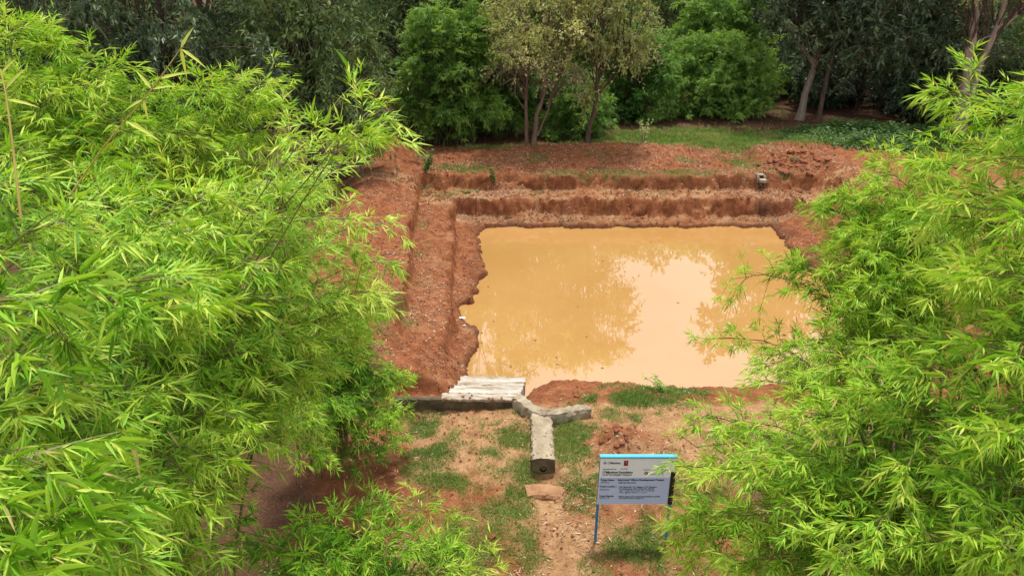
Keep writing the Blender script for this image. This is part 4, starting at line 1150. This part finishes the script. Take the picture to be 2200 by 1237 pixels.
# ------------------------------------------------------------------ small plants
def herb(name, label, x, y, h, n, leaf, mat, seed, cat='plant', tint=.5, spread=.25, z=None):
    r = np.random.default_rng(seed)
    z0 = float(gz(x, y)[0]) if z is None else z
    root = empty(name, (x, y, z0))
    tag(root, label, cat)
    ns = max(3, n // 14)
    tipsx = np.stack([x + r.normal(0, spread, ns), y + r.normal(0, spread * .7, ns), z0 + h * r.uniform(.6, 1.1, ns)], -1)
    u = np.linspace(0, 1, 5)[None, :, None]
    b0 = np.array([x, y, z0 - .05]) + r.normal(0, .03, (ns, 3)) * np.array([1, 1, 0])
    P = b0[:, None] * (1 - u) + tipsx[:, None] * u + r.normal(0, .012, (ns, 5, 3))
    v, q = tubes(P, np.broadcast_to(np.linspace(.009, .004, 5), (ns, 5)), 4)
    obj('stem', mesh_np('stem', v, [q], M['twig']), root)
    k = r.integers(0, ns, n); s = r.uniform(.2, 1.03, n)[:, None]
    Bq = b0[k] * (1 - s) + tipsx[k] * s
    a = r.uniform(0, 2 * PI, n)
    D = nrm(np.stack([np.cos(a), np.sin(a), r.uniform(-.3, .5, n)], -1))
    V, F, Tn = leaves(Bq, D, nrm(np.array([0, -.3, 1.]) + r.normal(0, .35, (n, 3))), leaf[0] * r.uniform(.6, 1.2, n), leaf[1] * r.uniform(.7, 1.2, n), r.uniform(.1, .4, n), 2, np.clip(tint + r.normal(0, .18, n), 0, 1))
    o = obj('foliage', mesh_np('foliage', V, F, M[mat], tint=Tn), root); o['kind'] = 'stuff'
    return root
p = atY(915, 395, 29.6)
herb('leafy_creeper', 'broad leaved green plant climbing the corner of the terrace wall', p[0], 29.75, .85, 120, (.16, .12), 'herb', 81, spread=.22, tint=.42)
herb('leafy_creeper', 'straggling weeds at the foot of the broad leaved terrace corner plant', p[0] + .02, 29.0, .4, 60, (.09, .05), 'herb', 82, spread=.25, tint=.35)
p = atY(1060, 395, 29.45)
herb('leafy_plant', 'single leafy green plant on the face of the upper far terrace', p[0], 29.45, .75, 80, (.13, .10), 'herb', 83, spread=.12)
p = atY(1012, 412, 28.9)
herb('ground_herb', 'low bright green herb patch on the far terrace bench', p[0], 28.95, .16, 90, (.09, .06), 'herb', 84, spread=.33, tint=.6)
p = g(1383, 303, 34.6)
herb('yellow_shrub', 'small yellowish upright shrub on the grass behind the berm', p[0], p[1], 1.15, 170, (.11, .06), 'dry', 85, cat='shrub', spread=.22, tint=.75)
p = g(895, 330, 31.3)
herb('yellow_sapling', 'thin sapling with yellow green leaves beside the dark hollow', p[0], p[1], 1.3, 60, (.12, .07), 'herb', 86, cat='sapling', spread=.3, tint=.9)
for px, py, Y, h_, lb, sd_ in ((786, 440, 28.0, 1.5, 'bare slender sapling stem farthest left on the red mound', 87), (858, 425, 28.6, 1.35, 'slender leaning sapling with few leaves before the red mound', 88), (803, 440, 28.2, 1.2, 'thin twig like sapling between two others on the red mound', 89)):
    p = g(px, py, Y)
    herb('thin_sapling', lb, p[0], p[1], h_, 22, (.11, .04), 'mid', sd_, cat='sapling', spread=.1)
p = g(1700, 363, 30.9); herb('weed_tuft', 'small green weed tuft on the heap of red clods', p[0], p[1], .22, 60, (.1, .04), 'herb', 90, spread=.12, tint=.3)
p = atZ(1808, 400, .9); herb('weed_tuft', 'green weed tuft at the foot of the right mound', p[0], p[1], .3, 80, (.1, .04), 'herb', 91, spread=.16, tint=.3)
p = atZ(1435, 835, -.1); herb('waterside_herb', 'thin herb with spreading leaves at the near edge of the water', p[0], p[1], .55, 60, (.16, .025), 'bamboo', 92, spread=.25, tint=.5)

# low dark undergrowth on the right of the meadow
rng = np.random.default_rng(21)
def cover(name, label, n, sampler, leaf, hgt, mat, tint, seed, lod=1):
    r = np.random.default_rng(seed)
    x, y, k = sampler(r, n)
    z = gz(x, y)
    H = hgt * k * (0.6 + .9 * np.clip(fbm(x * 1.4, y * 1.4, 3, seed) + .4, 0, 1))
    Bq = np.stack([x, y, z + H * r.uniform(.15, 1, len(x))], -1)
    a = r.uniform(0, 2 * PI, len(x))
    D = nrm(np.stack([np.cos(a), np.sin(a), r.uniform(-.4, .5, len(x))], -1))
    V, F, Tn = leaves(Bq, D, nrm(np.array([0, 0, 1.]) + r.normal(0, .4, (len(x), 3))), leaf[0] * r.uniform(.6, 1.3, len(x)), leaf[1] * r.uniform(.7, 1.2, len(x)), r.uniform(0, .3, len(x)), lod, np.clip(tint + r.normal(0, .18, len(x)), 0, 1))
    o = obj(name, mesh_np(name, V, F, M[mat], tint=Tn))
    tag(o, label, 'undergrowth', kind='stuff')
    return o
def samp_under(r, n):
    x = r.uniform(12.6, 24, n); y = r.uniform(32.4, 38.4, n)
    k = np.exp(-(((x - 17.3) / 3.6) ** 4 + ((y - 35.2) / 2.2) ** 4)) * np.clip(.7 + fbm(x * .8, y * .8, 3, 5), 0, 1)
    m_ = r.random(n) < k * 1.6
    return x[m_], y[m_], np.sqrt(k[m_])
cover('undergrowth', 'dense low dark green ground cover at the right end of the meadow', 34000, samp_under, (.19, .09), .75, 'mid', .35, 22)

# ------------------------------------------------------------------ grass, leaf litter, clods
def scatter_grass():
    r = np.random.default_rng(31)
    xs_, ys_ = [], []
    for (x0, x1, y0, y1, n) in ((-3.5, 4.5, 8.5, 15.4, 300000), (-4, 13, 15.4, 33.5, 170000), (-3, 26, 33.2, 39.5, 180000)):
        x = r.uniform(x0, x1, n); y = r.uniform(y0, y1, n)
        m_ = r.random(n) < ground_grass(x, y)
        xs_.append(x[m_]); ys_.append(y[m_])
    x, y = np.concatenate(xs_), np.concatenate(ys_)
    z = gz(x, y)
    ok = z > WATER_Z + .06
    x, y, z = x[ok], y[ok], z[ok]
    onc = (np.abs(x - .6) < .24) & (y > 11.8) & (y < 13.4)
    x, y, z = x[~onc], y[~onc], z[~onc]
    n = len(x)
    a = r.uniform(0, 2 * PI, n)
    lean = r.uniform(.2, 1.3, n)
    D = nrm(np.stack([np.cos(a) * lean, np.sin(a) * lean, np.ones(n) * .8], -1))
    big = np.where(y > 33.4, 2.0, np.where(y > 27, 1.5, 1.0))
    l = r.uniform(.04, .13, n) * big; wd = r.uniform(.008, .014, n) * big * 1.2
    sd_ = nrm(np.cross(D, nrm(np.array([0, 0, 1.]) + r.normal(0, .5, (n, 3)))))
    P0 = np.stack([x, y, z - .01], -1)
    V = np.stack([P0 - sd_ * wd[:, None] * .5, P0 + sd_ * wd[:, None] * .5, P0 + D * l[:, None] - np.array([0, 0, 1.]) * (l * lean * .2)[:, None]], 1).reshape(-1, 3)
    F = np.arange(n * 3).reshape(-1, 3)
    t = np.clip(.38 + .2 * (y > 33.4) + .5 * fbm(x * .9, y * .9, 3, 12) + r.normal(0, .18, n) + (r.random(n) < .06) * .4, 0, 1)
    o = obj('grass', mesh_np('grass', V, [F], M['grass'], tint=np.repeat(t, 3)))
    tag(o, 'short patchy green grass on the red soil', 'grass', kind='stuff')
scatter_grass()

def scatter_litter():
    r = np.random.default_rng(32)
    X, Y = [], []
    for (x0, x1, y0, y1, n) in ((-4, 4.5, 8.5, 15, 9000), (-5.5, 0, 15, 30, 18000), (-4, 13.5, 27.6, 34, 34000), (9.8, 14, 16, 30, 4000), (-3, 22, 34, 42, 7000)):
        x = r.uniform(x0, x1, n); y = r.uniform(y0, y1, n)
        m_ = r.random(n) < np.clip(.35 + 1.3 * fbm(x * .9, y * .9, 4, 66), .03, 1)
        X.append(x[m_]); Y.append(y[m_])
    x, y = np.concatenate(X), np.concatenate(Y)
    z = gz(x, y)
    ok = z > WATER_Z + .05
    x, y, z = x[ok], y[ok], z[ok]
    n = len(x)
    e = .05
    nxv = (gz(x - e, y) - gz(x + e, y)) / (2 * e); nyv = (gz(x, y - e) - gz(x, y + e)) / (2 * e)
    Nn = nrm(np.stack([nxv, nyv, np.ones(n)], -1) + r.normal(0, .25, (n, 3)))
    a = r.uniform(0, 2 * PI, n)
    D = np.stack([np.cos(a), np.sin(a), np.zeros(n)], -1)
    D = nrm(D - Nn * np.sum(D * Nn, 1, keepdims=True))
    V, F, Tn = leaves(np.stack([x, y, z + .012], -1), D, Nn, r.uniform(.05, .14, n), r.uniform(.012, .03, n), np.zeros(n), 1, np.clip(r.normal(.5, .25, n), 0, 1))
    o = obj('leaf_litter', mesh_np('leaf_litter', V, F, M['litter'], tint=Tn))
    tag(o, 'dry fallen leaves strewn over the red banks', 'leaf litter', kind='stuff')
scatter_litter()

M['clod'] = noise_mat('red_clod', [(.3, (.15, .05, .024)), (.7, (.33, .13, .065))], scale=9, bump=.5, bdist=.02)
def clod_mesh(r, k):
    bm = bmesh.new()
    bmesh.ops.create_icosphere(bm, subdivisions=1, radius=1)
    s = Vector((r.uniform(.8, 1.2), r.uniform(.7, 1.1), r.uniform(.5, .8)))
    for v_ in bm.verts:
        v_.co = Vector((v_.co.x * s.x, v_.co.y * s.y, v_.co.z * s.z)) * r.uniform(.75, 1.2)
    me = bpy.data.meshes.new('earth_clod'); bm.to_mesh(me); bm.free()
    me.materials.append(M['clod'])
    return me
rng = np.random.default_rng(41)
cm = [clod_mesh(rng, k) for k in range(5)]
def clod(x, y, s, label, group, sink=.25):
    o = bpy.data.objects.new('earth_clod', cm[int(rng.integers(5))])
    link(o)
    o.location = (x, y, float(gz(x, y)[0]) + s * sink)
    o.scale = (s, s, s)
    o.rotation_euler = (rng.uniform(-.4, .4), rng.uniform(-.4, .4), rng.uniform(0, 6.28))
    tag(o, label, 'clod', group)
for i in range(46):
    x = rng.normal(11.7, .85); y = rng.normal(30.7, .75)
    clod(x, y, rng.uniform(.07, .2), 'lump of red earth on the clod heap beside the far inlet', 'lumps on the clod heap')
for i in range(22):
    x = rng.normal(2.1, .3); y = rng.normal(12.75, .25)
    clod(x, y, rng.uniform(.025, .075), 'dark red crumb of earth on the small mound behind the sign', 'crumbs on the small mound')
x, y = atZ(1238, 853, -.1)[:2]; clod(x, y, .07, 'single dark clod on the near bank of the pond', None, .5)
x, y = atZ(1058, 1155, 0)[:2]; clod(x, y, .06, 'single round clod beside the path at the bottom', None, .5)
# crumbled soil, too small to count
def crumbs():
    r = np.random.default_rng(51)
    X, Y = [], []
    for (x0, x1, y0, y1, n) in ((-3, 4, 8.5, 15.6, 1800), (-5.5, -.9, 15.4, 29, 4200), (-4, 13.5, 27.5, 33.5, 7500), (9.8, 14, 16, 30, 2500)):
        X.append(r.uniform(x0, x1, n)); Y.append(r.uniform(y0, y1, n))
    x, y = np.concatenate(X), np.concatenate(Y); z = gz(x, y)
    ok = (z > WATER_Z + .02) & (r.random(len(x)) < np.clip(.5 + 1.5 * fbm(x, y, 3, 88), .05, 1))
    x, y, z = x[ok], y[ok], z[ok]; n = len(x)
    s = r.uniform(.012, .05, n) * np.where(y > 27, 1.2, .8)
    base_ = np.array([[1, 0, 0], [-.9, .1, 0], [0, 1, 0], [.1, -1, 0], [0, 0, .8], [0, 0, -.6]])
    V = np.stack([x, y, z + s * .3], -1)[:, None] + base_[None] * s[:, None, None] * r.uniform(.6, 1.3, (n, 6, 3))
    f = np.array([[0, 2, 4], [2, 1, 4], [1, 3, 4], [3, 0, 4]])
    F = (f[None] + (np.arange(n) * 6)[:, None, None]).reshape(-1, 3)
    o = obj('soil_crumbs', mesh_np('soil_crumbs', V.reshape(-1, 3), [F], M['clod']))
    tag(o, 'loose crumbs of red soil on terraces and banks', 'gravel', kind='stuff')
crumbs()

# ------------------------------------------------------------------ scraps
M['white_scrap'] = flat_mat('white_plastic', (.85, .85, .86), .4, .4)
M['pink_scrap'] = flat_mat('pink_wrapper', (.75, .22, .22), .5, .4)
def scrap(name, label, x, y, s, mat, seed, cat='litter', dz=.02):
    r = np.random.default_rng(seed)
    n = 7
    u, v_ = np.meshgrid(np.linspace(-1, 1, n), np.linspace(-.6, .6, n))
    X = x + s * (u + r.normal(0, .08, u.shape)); Y = y + s * (v_ + r.normal(0, .08, u.shape))
    Z = float(gz(x, y)[0]) + dz + s * np.abs(r.normal(0, .22, u.shape))
    I = np.arange(n * n).reshape(n, n)
    q = np.stack([I[:-1, :-1], I[:-1, 1:], I[1:, 1:], I[1:, :-1]], -1).reshape(-1, 4)
    q = q[r.random(len(q)) > .12]
    o = obj(name, mesh_np(name, np.stack([X, Y, Z], -1).reshape(-1, 3), [q], M[mat]))
    tag(o, label, cat)
x, y = atZ(993, 684, -.4)[:2]; scrap('plastic_scrap', 'crumpled white plastic scrap at the left edge of the water', x, y, .085, 'white_scrap', 1, dz=.04)
x, y = atZ(997, 699, -.4)[:2]; scrap('plastic_scrap', 'smaller white plastic bit just below the crumpled scrap', x, y, .04, 'white_scrap', 2, dz=.04)
x, y = atZ(1390, 1196, 0)[:2]; scrap('wrapper', 'pink wrapper on the soil in front of the sign', x, y, .04, 'pink_scrap', 3)
for i, (px, py) in enumerate(((995, 852), (1010, 855), (1014, 850), (1050, 856), (1058, 857), (1078, 856))):
    p = atZ(px, py, .1)
    o = bpy.data.objects.new('earth_crumb', cm[i % 5]); link(o)
    o.location = (p[0], p[1] + .02, .105); o.scale = (.035, .028, .022); o.rotation_euler = (0, 0, i)
    tag(o, 'red earth crumb lying on the front edge of the whitewashed slab', 'crumb', 'crumbs on the white slab')
def stick(name, label, a, b, r0, mat='bark_pale'):
    P = curve_pts([a, (np.asarray(a) + np.asarray(b)) / 2 + np.array([.02, .01, .02]), b], 6)
    v, q = tubes(P[None], np.linspace(r0, r0 * .5, 6)[None], 5)
    o = obj(name, mesh_np(name, v, [q], M[mat], smooth=True)); tag(o, label, 'stick')
p, q = atZ(1022, 553, -.42), atZ(1042, 570, -.5)
stick('stick', 'pale stick lying at the left rim of the pond', (p[0], p[1], float(gz(p[0], p[1])[0]) + .03), (q[0], q[1], WATER_Z + .05), .014, 'bark_pale')
p, q = atY(922, 357, 30.3), atY(975, 346, 31.2)
stick('stick', 'thin dry stick across the grass of the upper left terrace', (p[0], p[1], float(gz(p[0], p[1])[0]) + .12), (q[0], q[1], float(gz(q[0], q[1])[0]) + .16), .012)
rng = np.random.default_rng(61)
M['brown_leaf'] = flat_mat('brown_floating_leaf', (.16, .075, .02), .6, .3)
for i, (px, py) in enumerate(((1051, 617), (1061, 689), (1038, 714), (1036, 735), (1153, 732), (1194, 782), (1290, 790), (1292, 560), (1240, 660), (1262, 722), (1100, 786), (1345, 583), (1460, 650), (1400, 520), (1195, 770))):
    p = atZ(px, py, WATER_Z)
    V, F, _t = leaves(np.zeros((1, 3)), np.array([[1., 0, 0]]), np.array([[0, 0, 1.]]), [.11], [.045], [0], 2, [.5])
    o = bpy.data.objects.new('floating_leaf', mesh_np('floating_leaf', V, F, M['brown_leaf'])); link(o)
    o.location = (p[0], p[1], WATER_Z + .004); o.rotation_euler = (0, 0, rng.uniform(0, 6))
    tag(o, 'small brown leaf floating on the muddy water', 'leaf', 'leaves floating on the pond')

# yellow shoots above the left bamboo
def shoot(label, pts, leaf_at, seed):
    r = np.random.default_rng(seed)
    P = curve_pts([at(*p) for p in pts], 14)
    root = empty('bamboo_shoot', tuple(P[0])); tag(root, label, 'bamboo shoot')
    v, q = tubes(P[None], np.linspace(.0042, .002, 14)[None], 6)
    obj('stem', mesh_np('stem', v, [q], M['shoot'], smooth=True), root)
    for s, dx, dy, dz, l in leaf_at:
        b_ = P[int(s * 13)]
        V, F, Tn = leaves(b_[None], np.array([[dx, dy, dz]]), np.array([[.2, -.6, .8]]), [l], [l * .13], [.15], 3, [.94])
        obj('leaf', mesh_np('leaf', V, F, M['bamboo'], tint=Tn), root)
shoot('long bare yellow bamboo shoot slanting across the upper left bamboo', [(150, 420, 3.4), (235, 300, 3.3), (320, 200, 3.2), (388, 105, 3.1)],
      [(1, .6, .2, 1, .12), (1, .9, 0, -.6, .12), (1, .05, 0, -1, .11), (.72, .8, .2, .2, .11), (.68, 0, .1, -1, .09), (.5, .9, .1, -.5, .16), (.62, -.8, .2, -.3, .13), (.75, -.5, .2, .7, .12), (.8, .9, .2, .3, .14)], 1)
shoot('short yellow bamboo shoot standing at the left edge of the picture', [(45, 470, 2.4), (28, 320, 2.4), (12, 200, 2.4), (0, 150, 2.4)],
      [(.95, .7, .2, .8, .08), (.62, .9, 0, -.1, .10), (.7, .7, 0, .7, .12)], 2)
print('triangles', sum(len(m_.loop_triangles) if m_.calc_loop_triangles() is None else 0 for m_ in bpy.data.meshes))
